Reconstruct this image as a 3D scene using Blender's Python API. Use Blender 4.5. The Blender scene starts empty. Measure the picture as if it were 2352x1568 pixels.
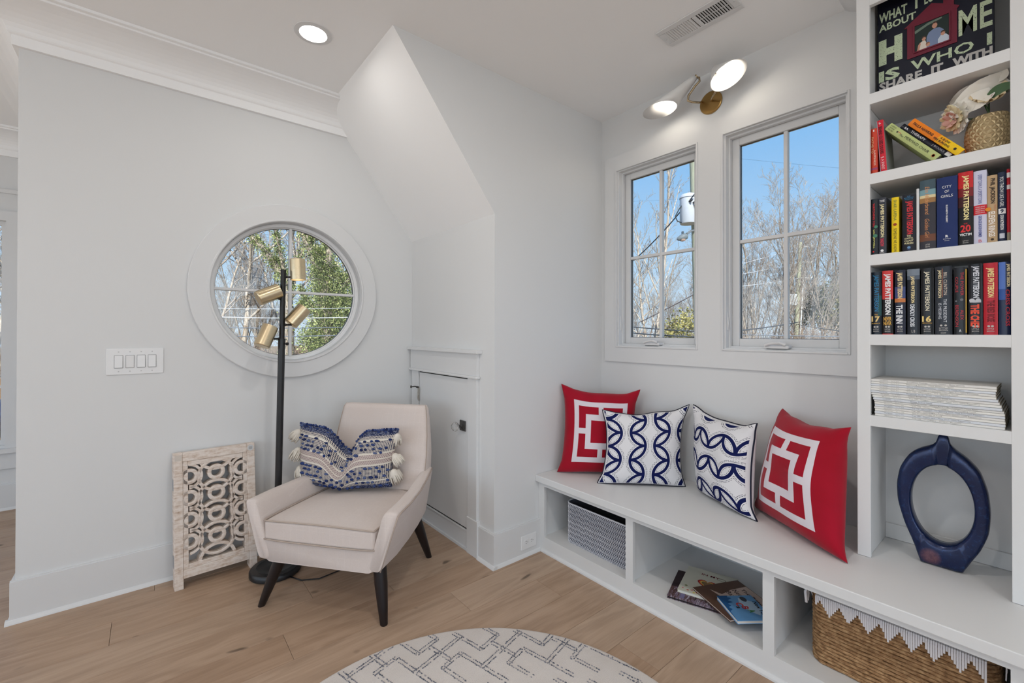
import bpy, bmesh, math, random
import numpy as np
from mathutils import Vector, Matrix
PI = math.pi
rnd = random.Random(7)
sc = bpy.context.scene
COL = sc.collection

# ------------------------------------------------------------------ camera
FPX, YAW, PITCH, ROLL, CY = 1014.67653, 0.883261976, 0.00478430261, 0.00133046984, 757.755876
_f = Vector((math.cos(YAW)*math.cos(PITCH), math.sin(YAW)*math.cos(PITCH), math.sin(PITCH)))
_r = Vector((math.sin(YAW), -math.cos(YAW), 0)); _u = _r.cross(_f)
_r2 = _r*math.cos(ROLL) + _u*math.sin(ROLL); _u2 = -_r*math.sin(ROLL) + _u*math.cos(ROLL)
EYE = Vector((0, 0, 1.385))
cam = bpy.data.cameras.new('camera'); cam_o = bpy.data.objects.new('camera', cam); COL.objects.link(cam_o)
cam.sensor_width = 36; cam.lens = FPX/2352*36; cam.shift_y = -(784-CY)/2352; cam.clip_start = .02; cam.clip_end = 400
cam_o.matrix_world = Matrix(((_r2.x, _u2.x, -_f.x, EYE.x), (_r2.y, _u2.y, -_f.y, EYE.y), (_r2.z, _u2.z, -_f.z, EYE.z), (0, 0, 0, 1)))
sc.camera = cam_o

# ------------------------------------------------------------------ world, sun, daylight fill, exposure
def lin(r, g, b):
    f = lambda c: c/12.92 if c <= .04045 else ((c+.055)/1.055)**2.4
    return (f(r/255), f(g/255), f(b/255), 1.0)
SKY_STRENGTH = 1.0
SUN_STRENGTH = 6.5
REAR_W, LEFT_W, FAR_W = 63, 52, 15
CAN_W = 8.0
w = bpy.data.worlds.new('world'); sc.world = w; w.use_nodes = True
nt = w.node_tree; nt.nodes.clear()
wo = nt.nodes.new('ShaderNodeOutputWorld'); wb = nt.nodes.new('ShaderNodeBackground')
tc = nt.nodes.new('ShaderNodeTexCoord'); sx = nt.nodes.new('ShaderNodeSeparateXYZ'); cr = nt.nodes.new('ShaderNodeValToRGB')
nt.links.new(tc.outputs['Generated'], sx.inputs[0]); nt.links.new(sx.outputs['Z'], cr.inputs[0])
cr.color_ramp.elements[0].position = 0.0; cr.color_ramp.elements[0].color = lin(214, 232, 250)
cr.color_ramp.elements[1].position = .75; cr.color_ramp.elements[1].color = lin(92, 152, 230)
for p, c in ((.10, lin(198, 226, 252)), (.22, lin(172, 213, 253)), (.36, lin(142, 197, 250))):
    e = cr.color_ramp.elements.new(p); e.color = c
nt.links.new(cr.outputs[0], wb.inputs[0]); nt.links.new(wb.outputs[0], wo.inputs[0]); wb.inputs[1].default_value = SKY_STRENGTH

def add_light(name, kind, loc, direction, energy, size=None, color=(1, 1, 1)):
    L = bpy.data.lights.new(name, kind); L.energy = energy; L.color = color
    if size and kind == 'AREA':
        L.shape = 'RECTANGLE'; L.size, L.size_y = size
    o = bpy.data.objects.new(name, L); COL.objects.link(o); o.location = loc
    o.rotation_euler = Vector(direction).to_track_quat('-Z', 'Y').to_euler()
    return o
sun = add_light('sun', 'SUN', (0, 0, 20), (.52, .66, -.56), SUN_STRENGTH, color=(1, .95, .87)); sun.data.angle = .01
# unseen area lamps added as daylight fill from openings behind the camera and left
add_light('daylight_fill_rear', 'AREA', (-.85, -3.9, 1.7), (0.1, 1, .40), REAR_W, (6.2, 1.7), (.835, .925, 1.0))
add_light('daylight_fill_left', 'AREA', (-4.5, .3, 1.7), (1, .12, .40), LEFT_W, (5.5, 1.7), (.825, .92, 1.0))
add_light('daylight_fill_far', 'AREA', (-4.5, 4.2, 1.35), (1, 0, .03), FAR_W, (1.6, 2.2), (.985, .99, 1))
vs = sc.view_settings; vs.view_transform = 'Standard'; vs.look = 'None'; vs.gamma = 1; vs.use_curve_mapping = False
vs.exposure = 0.0
cy = sc.cycles
cy.max_bounces = 7; cy.diffuse_bounces = 4; cy.glossy_bounces = 3; cy.transmission_bounces = 6; cy.transparent_max_bounces = 10
cy.caustics_reflective = False; cy.caustics_refractive = False; cy.sample_clamp_indirect = 4.0
cy.use_denoising = True; cy.use_adaptive_sampling = True; cy.adaptive_threshold = .05; cy.adaptive_min_samples = 12

# ------------------------------------------------------------------ node helper
class S:
    def __init__(s, g, k): s.g, s.k = g, k
    def _m(s, op, *a): return s.g.math(op, s, *a)
    def __add__(s, o): return s._m('ADD', o)
    __radd__ = __add__
    def __sub__(s, o): return s._m('SUBTRACT', o)
    def __rsub__(s, o): return s.g.math('SUBTRACT', o, s)
    def __mul__(s, o): return s._m('MULTIPLY', o)
    __rmul__ = __mul__
    def __truediv__(s, o): return s._m('DIVIDE', o)
    def __lt__(s, o): return s._m('LESS_THAN', o)
    def __gt__(s, o): return s._m('GREATER_THAN', o)
    def __and__(s, o): return s._m('MULTIPLY', o)
    def __or__(s, o): return s._m('MAXIMUM', o)
    def min(s, o): return s._m('MINIMUM', o)
    def max(s, o): return s._m('MAXIMUM', o)
    def abs(s): return s._m('ABSOLUTE')
    def sin(s): return s._m('SINE')
    def sqrt(s): return s._m('SQRT')
    def fract(s): return s._m('FRACT')
    def floor(s): return s._m('FLOOR')
    def mod(s, o): return s._m('FLOORED_MODULO', o)
    def within(s, a, b): return (s > a) & (s < b)
class G:
    def __init__(g, name, rough=.6, metallic=0.0, spec=.3):
        g.m = bpy.data.materials.new(name); g.m.use_nodes = True; g.t = g.m.node_tree
        g.b = g.t.nodes['Principled BSDF']
        g.set('Roughness', rough); g.set('Metallic', metallic); g.set('Specular IOR Level', spec)
    def n(g, k): return g.t.nodes.new(k)
    def link(g, v, sock):
        if isinstance(v, S): g.t.links.new(v.k, sock)
        else: sock.default_value = v
    def set(g, name, v): g.link(v, g.b.inputs[name])
    def math(g, op, *a):
        n = g.n('ShaderNodeMath'); n.operation = op
        for i, v in enumerate(a): g.link(v, n.inputs[i])
        return S(g, n.outputs[0])
    def uv(g):
        n = g.n('ShaderNodeTexCoord'); x = g.n('ShaderNodeSeparateXYZ'); g.t.links.new(n.outputs['UV'], x.inputs[0])
        return S(g, x.outputs[0]), S(g, x.outputs[1])
    def coord(g, which='Object'): return S(g, g.n('ShaderNodeTexCoord').outputs[which])
    def xyz(g, v):
        x = g.n('ShaderNodeSeparateXYZ'); g.link(v, x.inputs[0]); return [S(g, o) for o in x.outputs]
    def vec(g, x, y, z):
        c = g.n('ShaderNodeCombineXYZ')
        for i, v in enumerate((x, y, z)): g.link(v, c.inputs[i])
        return S(g, c.outputs[0])
    def rand(g): return S(g, g.n('ShaderNodeObjectInfo').outputs['Random'])
    def island(g): return S(g, g.n('ShaderNodeNewGeometry').outputs['Random Per Island'])
    def noise(g, v, scale, detail=3, rough=.5, dist=0):
        n = g.n('ShaderNodeTexNoise'); g.link(v, n.inputs['Vector'])
        n.inputs['Scale'].default_value = scale; n.inputs['Detail'].default_value = detail
        n.inputs['Roughness'].default_value = rough; n.inputs['Distortion'].default_value = dist
        return S(g, n.outputs[0])
    def mix(g, fac, a, b):
        n = g.n('ShaderNodeMix'); n.data_type = 'RGBA'; g.link(fac, n.inputs[0]); g.link(a, n.inputs[6]); g.link(b, n.inputs[7])
        return S(g, n.outputs[2])
    def ramp(g, fac, stops):
        n = g.n('ShaderNodeValToRGB'); g.link(fac, n.inputs[0]); e = n.color_ramp.elements
        while len(e) < len(stops): e.new(.5)
        for q, (p, c) in zip(e, stops): q.position = p; q.color = c
        return S(g, n.outputs[0])
    def bump(g, h, strength=.3, dist=.01):
        n = g.n('ShaderNodeBump'); n.inputs['Strength'].default_value = strength; n.inputs['Distance'].default_value = dist
        g.link(h, n.inputs['Height']); g.t.links.new(n.outputs[0], g.b.inputs['Normal'])
    def color(g, c): g.set('Base Color', c); return g
MATS = {}
def flat(name, c, rough=.6, metallic=0.0, spec=.3, emit=None, **k):
    if name in MATS: return MATS[name]
    g = G(name, rough, metallic, spec).color(c)
    if emit: g.set('Emission Color', emit[0]); g.set('Emission Strength', emit[1])
    for a, v in k.items(): g.set(a.replace('_', ' '), v)
    MATS[name] = g.m; return g.m
def rgb(r, g, b, rough=.55, **k): return flat('print_%d_%d_%d_%d' % (r, g, b, int(rough*100)), lin(r, g, b), rough, **k)

# ------------------------------------------------------------------ mesh helper
def hide_name(o): return o
def finish(me, smooth=None):
    if smooth is not None:
        me.polygons.foreach_set('use_smooth', [True]*len(me.polygons))
        if smooth < 180: me.set_sharp_from_angle(angle=math.radians(smooth))
    me.update(); return me
def rrpts(x0, y0, x1, y1, r, n=4):
    out = []
    for cx, cy_, a in ((x1-r, y1-r, 0), (x0+r, y1-r, 90), (x0+r, y0+r, 180), (x1-r, y0+r, 270)):
        for i in range(n+1):
            t = math.radians(a+90*i/n); out.append((cx+r*math.cos(t), cy_+r*math.sin(t)))
    return out
class MB:
    def __init__(s): s.v, s.f, s.mi, s.cur, s.uv = [], [], [], 0, None
    def add(s, vs, fs):
        b = len(s.v); s.v += [tuple(p) for p in vs]
        for f in fs: s.f.append(tuple(b+i for i in f)); s.mi.append(s.cur)
    def box(s, x0, x1, y0, y1, z0, z1):
        x0, x1 = sorted((x0, x1)); y0, y1 = sorted((y0, y1)); z0, z1 = sorted((z0, z1))
        s.add([(x, y, z) for z in (z0, z1) for y in (y0, y1) for x in (x0, x1)],
              [(0, 2, 3, 1), (4, 5, 7, 6), (0, 1, 5, 4), (2, 6, 7, 3), (0, 4, 6, 2), (1, 3, 7, 5)]); return s
    def rings(s, R, cap=True, closed=False):
        n = len(R[0]); vs = [p for r in R for p in r]; fs = []
        m = len(R)
        for i in range(m if closed else m-1):
            for j in range(n):
                a, b = i*n+j, i*n+(j+1) % n; c, d = ((i+1) % m)*n+(j+1) % n, ((i+1) % m)*n+j
                fs.append((a, b, c, d))
        if cap and not closed: fs += [tuple(range(n-1, -1, -1)), tuple((m-1)*n+j for j in range(n))]
        s.add(vs, fs); return s
    def prism(s, pts, fn, d0, d1):
        """2-D outline pts mapped by fn(a,b,d) extruded from d0 to d1"""
        return s.rings([[fn(a, b, d) for a, b in pts] for d in (d0, d1)])
    def tube(s, path, rad, sides=8, cap=True, closed=False):
        P = [Vector(p) for p in path]; n = len(P); R = []
        rads = rad if isinstance(rad, (list, tuple)) else [rad]*n
        prev = None
        for i in range(n):
            if closed: t = P[(i+1) % n]-P[i-1]
            else: t = P[min(i+1, n-1)]-P[max(i-1, 0)]
            t = t.normalized() if t.length > 1e-9 else Vector((0, 0, 1))
            if prev is None:
                a = t.orthogonal().normalized()
            else:
                a = prev-t*prev.dot(t); a = a.normalized() if a.length > 1e-6 else t.orthogonal().normalized()
            prev = a; b = t.cross(a)
            R.append([P[i]+(a*math.cos(2*PI*k/sides)+b*math.sin(2*PI*k/sides))*rads[i] for k in range(sides)])
        s.rings(R, cap, closed); return s
    def lathe(s, prof, org=(0, 0, 0), axis=(0, 0, 1), n=24, cap=True):
        ax = Vector(axis).normalized(); a = ax.orthogonal().normalized(); b = ax.cross(a); o = Vector(org)
        s.rings([[o+ax*h+(a*math.cos(2*PI*k/n)+b*math.sin(2*PI*k/n))*r for k in range(n)] for r, h in prof], cap); return s
    def grid(s, fn, nu, nv, wrap=False):
        vs = [fn(i/nu, j/nv) for j in range(nv+1) for i in range(nu+1)]
        fs = [(j*(nu+1)+i, j*(nu+1)+i+1, (j+1)*(nu+1)+i+1, (j+1)*(nu+1)+i) for j in range(nv) for i in range(nu)]
        s.add(vs, fs); return s
    def mesh(s, name, smooth=None):
        me = bpy.data.meshes.new(name); me.from_pydata(s.v, [], s.f)
        if any(s.mi): me.polygons.foreach_set('material_index', s.mi)
        bm = bmesh.new(); bm.from_mesh(me); bmesh.ops.recalc_face_normals(bm, faces=bm.faces); bm.to_mesh(me); bm.free()
        return finish(me, smooth)
    def build(s, name, mats, parent=None, smooth=None, bevel=0, seg=2, loc=None):
        me = s.mesh(name, smooth)
        for m in (mats if isinstance(mats, (list, tuple)) else [mats]): me.materials.append(m)
        return link(name, me, parent, bevel, seg, loc)
def link(name, me, parent=None, bevel=0, seg=2, loc=None):
    o = bpy.data.objects.new(name, me); COL.objects.link(o)
    if parent is not None: o.parent = parent
    if loc is not None: o.location = loc
    if bevel:
        m = o.modifiers.new('bevel', 'BEVEL'); m.width = bevel; m.segments = seg; m.limit_method = 'ANGLE'; m.angle_limit = math.radians(40)
        m.harden_normals = False
    return o
def box(name, m, x0, x1, y0, y1, z0, z1, parent=None, bevel=0, seg=2): return MB().box(x0, x1, y0, y1, z0, z1).build(name, m, parent, None, bevel, seg)
def empty(name, loc=(0, 0, 0), rot=None, parent=None):
    o = bpy.data.objects.new(name, None); COL.objects.link(o); o.location = loc; o.empty_display_size = .05
    if rot is not None: o.rotation_euler = rot
    if parent is not None: o.parent = parent
    return o
def tag(o, label, cat, group=None, kind=None):
    o['label'] = label; o['category'] = cat
    if group: o['group'] = group
    if kind: o['kind'] = kind
    return o
def struct(o): o['kind'] = 'structure'; return o
def copy_tree(o, parent=None):
    c = o.copy(); COL.objects.link(c); c.parent = parent
    for ch in list(o.children): copy_tree(ch, c)
    return c
def ray(x, y):
    return _r2*((x-1176)/FPX) - _u2*((y-CY)/FPX) + _f
def at(x, y, X=None, Y=None, Z=None, D=None):
    v = ray(x, y)
    t = X/v.x if X is not None else Y/v.y if Y is not None else (Z-EYE.z)/v.z if Z is not None else D
    return EYE+v*t
_TXT = {}
def text_mesh(body, offset=0.0, spacing=1.0, shear=0.0):
    k = (body, offset, spacing, shear)
    if k in _TXT: return _TXT[k]
    cu = bpy.data.curves.new('lettering', 'FONT'); cu.body = body; cu.offset = offset; cu.space_character = spacing; cu.shear = shear
    cu.resolution_u = 2
    o = bpy.data.objects.new('lettering', cu); COL.objects.link(o)
    me = bpy.data.meshes.new_from_object(o)
    COL.objects.unlink(o); bpy.data.objects.remove(o)
    v = np.zeros(len(me.vertices)*3); me.vertices.foreach_get('co', v); v = v.reshape(-1, 3)
    fs = [tuple(p.vertices) for p in me.polygons]
    bpy.data.meshes.remove(me)
    mn, mx = v.min(0), v.max(0); v = (v-mn)/np.maximum(mx-mn, 1e-6)
    _TXT[k] = (v[:, :2], fs); return _TXT[k]
def lettering(name, body, o, ux, uy, w_, h_, mat, parent, lift=.0004, offset=0.0, shear=0.0, spacing=1.0):
    """text stretched to the box with lower-left corner o, reading direction ux (length w_), letter-up direction uy (height h_)"""
    v, fs = text_mesh(body, offset, spacing, shear)
    o = Vector(o); ux = Vector(ux).normalized(); uy = Vector(uy).normalized(); nz = ux.cross(uy)
    me = bpy.data.meshes.new(name)
    me.from_pydata([tuple(o+ux*(a*w_)+uy*(b*h_)+nz*lift) for a, b in v], [], fs); me.materials.append(mat)
    return link(name, me, parent)
# ------------------------------------------------------------------ shared materials
def paint_mat(name, c, rough, bump):
    g = G(name, rough, spec=.25).color(c); p = g.coord()
    g.bump(g.noise(p, 260, 2), bump, .002); return g.m
M_WALL = paint_mat('wall_paint', (.72, .722, .72, 1), .7, .05)
M_CEIL = paint_mat('ceiling_paint', (.93, .93, .93, 1), .8, .05)
M_TRIM = paint_mat('trim_paint', (.715, .715, .715, 1), .38, .02)
M_SHELF = paint_mat('cabinet_paint', (.735, .735, .73, 1), .38, .02)
M_BLACK = flat('black_metal', (.012, .012, .013, 1), .35, .0, .5)
M_STEEL = flat('brushed_steel', (.42, .41, .40, 1), .35, 1.0)
def glass_mat():
    m = bpy.data.materials.new('window_glass'); m.use_nodes = True; t = m.node_tree; t.nodes.clear()
    o = t.nodes.new('ShaderNodeOutputMaterial'); mx = t.nodes.new('ShaderNodeMixShader'); a = t.nodes.new('ShaderNodeBsdfTransparent')
    b = t.nodes.new('ShaderNodeBsdfGlossy'); b.inputs['Roughness'].default_value = .02; a.inputs[0].default_value = (.97, .985, .98, 1)
    mx.inputs[0].default_value = .035
    t.links.new(a.outputs[0], mx.inputs[1]); t.links.new(b.outputs[0], mx.inputs[2]); t.links.new(mx.outputs[0], o.inputs[0]); return m
M_GLASS = glass_mat()
def wood_floor():
    g = G('oak_plank', .42, spec=.3)
    geo = S(g, g.n('ShaderNodeNewGeometry').outputs['Position']); x, y, z = g.xyz(geo); r = g.rand()
    v = g.vec(x*1.0+r*37, y*9.0+r*91, r*13); v2 = g.vec(x*3+r*17, y*70+r*51, r*7)
    big = g.noise(v, 1.7, 4, .55, .6); fine = g.noise(v2, 2.2, 4, .65, .2)
    ring = ((g.noise(g.vec(x*.7+r*29, y*5+r*40, r*3), 1.6, 3, .5, 1.2)*26).sin()*.5+.5)
    knot = g.noise(g.vec(x*1.6+r*77, y*3.2+r*33, r*5), 3.4, 1, .5, .3)
    base = g.ramp(big*.46+fine*.38+ring*.16, [(.30, lin(134, 106, 84)), (.46, lin(162, 134, 110)), (.60, lin(178, 150, 126)), (.78, lin(196, 168, 144))])
    tone = g.mix(g.noise(g.vec(r*171, r*63, r*9), 3, 0), lin(150, 116, 88), lin(206, 186, 166))
    c = g.mix(.46, base, tone)
    c = g.mix(((knot-.745)*14).max(0).min(.7), c, lin(62, 48, 38))
    g.color(c); g.set('Roughness', fine*.18+.34); g.bump(fine+big*.3, .12, .004); return g.m
M_FLOOR = wood_floor()

# ------------------------------------------------------------------ room dimensions
YW, XW, XK, YC, ZC = 3.14, 2.555, 1.575, 2.08, 2.92      # round-window wall, casement wall, knee wall, dormer cheek, ceiling
XE = -.49                                                 # free end of the round-window wall
YF = 5.16                                                 # far wall of the next room
RC, RR = (.722, 1.647), .455                              # round window centre (x, z) and opening radius
ZS = 2.085                                                # spring of the sloped ceiling
XS = .935                                                 # where the slope meets the ceiling

# floor and its planks
floor = struct(box('floor', flat('subfloor', lin(120, 92, 68), .6), -4.6, 2.7, -4.0, 5.3, -.14, -.012))
rows, yk = [], .817
while yk > -1.2: yk -= .2025
JOINT = {1.627: [1.68, -.35], 1.8295: [1.243, -.9], 2.032: [.479, 2.4], 2.437: [.665, -1.05], 2.6395: [-.132, 1.62], 2.2345: [1.02, -.62], 2.842: [.95, -.72],
         1.4245: [.96, -.85], 1.222: [1.45, -.2], 1.0195: [1.62, -.5], .817: [1.20], .6145: [.4, 1.75]}
prnd = random.Random(3)
while yk < YF:
    y0, y1 = yk, yk+.2025
    key = [k for k in JOINT if abs(k-y0) < .02]
    xs = [-4.6]
    js = sorted(JOINT[key[0]]) if key else [prnd.uniform(-.6, .6), prnd.uniform(.9, 1.9)]
    js = [js[0]-2.0]+js if js[0]-2.0 > -4 else js
    xs += js+[2.56]
    for a, b in zip(xs, xs[1:]):
        if b-a < .05: continue
        MB().box(a+.0006, b-.0006, y0+.0006, y1-.0006, -.012, 0).build('plank', M_FLOOR, floor, None, .0009, 1)
    yk = y1
box('plank', M_FLOOR, -4.6, 2.56, -4.0, rows[0] if rows else -1.3, -.012, 0, floor)

# walls -------------------------------------------------------------
def ring_wall():
    m = MB(); cx, cz = RC; q = .62; n = 96
    circ = [(cx+RR*math.cos(2*PI*k/n), cz+RR*math.sin(2*PI*k/n)) for k in range(n)]
    def sq(k):
        a = 2*PI*k/n; c, s_ = math.cos(a), math.sin(a); t = q/max(abs(c), abs(s_)); return (cx+c*t, cz+s_*t)
    sqr = [sq(k) for k in range(n)]
    for y, flip in ((YW, 0), (YW+.15, 1)):
        m.add([(a, y, b) for a, b in sqr]+[(a, y, b) for a, b in circ], [(k, (k+1) % n, n+(k+1) % n, n+k) for k in range(n)])
    m.add([(a, YW, b) for a, b in circ]+[(a, YW+.15, b) for a, b in circ], [(k, (k+1) % n, n+(k+1) % n, n+k) for k in range(n)])
    for x0, x1, z0, z1 in ((XE, cx-q, 0, ZC), (cx+q, 1.75, 0, ZC), (cx-q, cx+q, 0, cz-q), (cx-q, cx+q, cz+q, ZC)):
        m.box(x0, x1, YW, YW+.15, z0, z1)
    return struct(m.build('wall_left', M_WALL))
ring_wall()
struct(box('wall_return', M_WALL, XE, XE+.12, YW+.15, YF, 0, ZC))
# knee wall, cheek, slope, ceiling
struct(box('wall_knee', M_WALL, XK, XK+.10, YC+.09, YW, 0, ZS+.0))
xz = [(XK, 0), (XW+.15, 0), (XW+.15, ZC), (XS, ZC), (XK, ZS)]
m = MB().prism(xz, lambda a, b, d: (a, d, b), YC, YC+.09); m.mi[3] = 1      # the face that continues the slope
struct(m.build('wall_cheek', [M_WALL, M_CEIL]))
sl = Vector((XK-XS, 0, ZS-ZC)).normalized(); nn = Vector((-sl.z, 0, sl.x))
if nn.z < 0: nn = -nn
p = [(XS, ZC), (XK, ZS), (XK+.14*nn.x+.1*sl.x, ZS+.14*nn.z+.1*sl.z), (XS+.14*nn.x, ZC+.14*nn.z)]
struct(MB().prism(p, lambda a, b, d: (a, d, b), YC+.09, YW+.15).build('ceiling_slope', M_CEIL))
struct(box('ceiling', M_CEIL, -6.2, 3.2, -6.5, 6.0, ZC, ZC+.2))  # slab runs past the outer walls as an added eave against the sun
# casement wall with two openings
W1, W2, WZ0, WZ1 = (1.338, 1.942), (.592, 1.196), 1.281, 2.527
m = MB()
for y0, y1, z0, z1 in ((-4, W2[0], 0, ZC), (W2[1], W1[0], WZ0, WZ1), (W1[1], YC+.09, 0, ZC), (W2[0], W1[1], 0, WZ0), (W2[0], W1[1], WZ1, ZC)):
    m.box(XW, XW+.16, y0, y1, z0, z1)
struct(m.build('wall_right', M_WALL))
# far wall of the next room with its window, plus unseen rear and left walls opened wide for the light
FW = (-2.35, -.862, .50, 2.245)
m = MB()
for x0, x1, z0, z1 in ((-4.6, FW[0], 0, ZC), (FW[1], XE+.12, 0, ZC), (FW[0], FW[1], 0, FW[2]), (FW[0], FW[1], FW[3], ZC)):
    m.box(x0, x1, YF, YF+.15, z0, z1)
struct(m.build('wall_far', M_WALL))
m = MB().box(-4.6, 2.7, -4.15, -4.0, 0, .08).box(-4.6, 2.7, -4.15, -4, 2.62, ZC).box(-4.6, -4, -4.15, -4, .08, 2.62).box(2.3, 2.7, -4.15, -4, .08, 2.62)
struct(m.build('wall_rear', M_WALL))
m = MB().box(-4.75, -4.6, -4, YF, 0, .08).box(-4.75, -4.6, -4, YF, 2.62, ZC).box(-4.75, -4.6, 3.1, 3.4, .08, 2.62).box(-4.75, -4.6, 5.0, YF, .08, 2.62).box(-4.75, -4.6, -4, -2.5, .08, 2.62)
struct(m.build('wall_side', M_WALL))

# baseboards ---------------------------------------------------------
def board_y(name, x0, x1, y, s_, h=.195, e0=0, e1=0):
    """baseboard on a wall at y, room on side s_ (-1 = towards -y)"""
    m = MB().box(x0-e0*.016, x1+e1*.016, y, y+s_*.016, 0, h).box(x0-e0*.016, x1+e1*.016, y, y+s_*.011, h, h+.006)
    m.prism([(0, 0), (.030, 0), (.028, .006), (.021, .016), (.016, .019), (0, .019)], lambda a, b, d: (d, y+s_*a, b), x0-e0*.03, x1+e1*.03)
    return struct(m.build(name, M_TRIM))
def board_x(name, y0, y1, x, s_, h=.195, e0=0, e1=0):
    m = MB().box(x, x+s_*.016, y0-e0*.016, y1+e1*.016, 0, h).box(x, x+s_*.011, y0-e0*.016, y1+e1*.016, h, h+.006)
    m.prism([(0, 0), (.030, 0), (.028, .006), (.021, .016), (.016, .019), (0, .019)], lambda a, b, d: (x+s_*a, d, b), y0-e0*.03, y1+e1*.03)
    return struct(m.build(name, M_TRIM))
board_y('baseboard_left', XE, XK-.016, YW, -1, e0=1)
board_x('baseboard_return', YW, YF, XE, -1, e0=0)
board_x('baseboard_knee', YC, 2.222, XK, -1, e0=1)
board_y('baseboard_cheek', XK, 1.935, YC, -1)
board_y('baseboard_far', -4.6, XE-.016, YF, -1)

# cove crown along the round-window wall and round its free end -------
def cove():
    pr = [(0, 2.748), (.020, 2.748), (.020, 2.752), (.022, 2.795), (.030, 2.800), (.034, 2.806)]
    for k in range(9):
        t = k/8*PI/2; pr.append((.034+.185*(1-math.cos(t)), 2.806+.090*math.sin(t)))
    return pr+[(.221, 2.904), (.240, 2.906), (.240, ZC), (0, ZC)]
CP = cove()
R = []
for a, b in (('s', None), ('c', None), ('e', None)):
    if a == 's': R.append([(1.20, YW-q, z) for q, z in CP])
    if a == 'c': R.append([(XE-q, YW-q, z) for q, z in CP])
    if a == 'e': R.append([(XE-q, YF, z) for q, z in CP])
struct(MB().rings(R).build('trim_1', M_CEIL))
struct(MB().prism(CP, lambda a, b, d: (d, YF-a, b), -4.6, XE).build('trim_2', M_CEIL))
struct(MB().prism([(0, 2.46), (.02, 2.46), (.026, 2.485), (.03, 2.49), (0, 2.495)], lambda a, b, d: (d, YF-a, b), -4.6, XE).build('trim_3', M_TRIM))

# round window --------------------------------------------------------
win = struct(empty('window_1', (RC[0], YW, RC[1])))
def annulus(name, r0, r1, y0, y1, mat, par, n=96, round_=0.004):
    pr = [(r0, y0+round_), (r0+round_, y0), (r1-round_, y0), (r1, y0+round_), (r1, y1), (r0, y1)]
    m = MB(); m.rings([[(r*math.cos(2*PI*k/n), y-YW, r*math.sin(2*PI*k/n)) for r, y in pr] for k in range(n)], closed=True)
    return m.build(name, mat, par, 35)
annulus('casing', .455, .556, YW-.028, YW+.002, M_TRIM, win)
annulus('inner_bead', .447, .462, YW-.034, YW-.020, M_TRIM, win)
annulus('jamb', .445, .457, YW-.02, YW+.15, M_TRIM, win)
annulus('sash', .424, .447, YW+.035, YW+.085, flat('vinyl_white', (.82, .82, .82, 1), .35), win)
annulus('sash_bead', .418, .430, YW+.055, YW+.08, flat('vinyl_white', (.82, .82, .82, 1), .35), win)
annulus('gasket', .416, .4185, YW+.066, YW+.078, M_BLACK, win, round_=.0005)
for k in range(4):   # four quarter panes
    a0 = k*PI/2; n = 20
    pts = [(0, 0)]+[(.42*math.cos(a0+PI/2*i/n), .42*math.sin(a0+PI/2*i/n)) for i in range(n+1)]
    MB().prism(pts, lambda a, b, d: (a, d, b), .068, .072).build('pane', M_GLASS, win)
MB().box(-.0085, .0085, .048, .082, -.424, .424).build('muntin', M_TRIM, win, None, .003)
MB().box(-.424, .424, .0488, .0812, -.0085, .0085).build('muntin', M_TRIM, win, None, .003)

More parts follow.
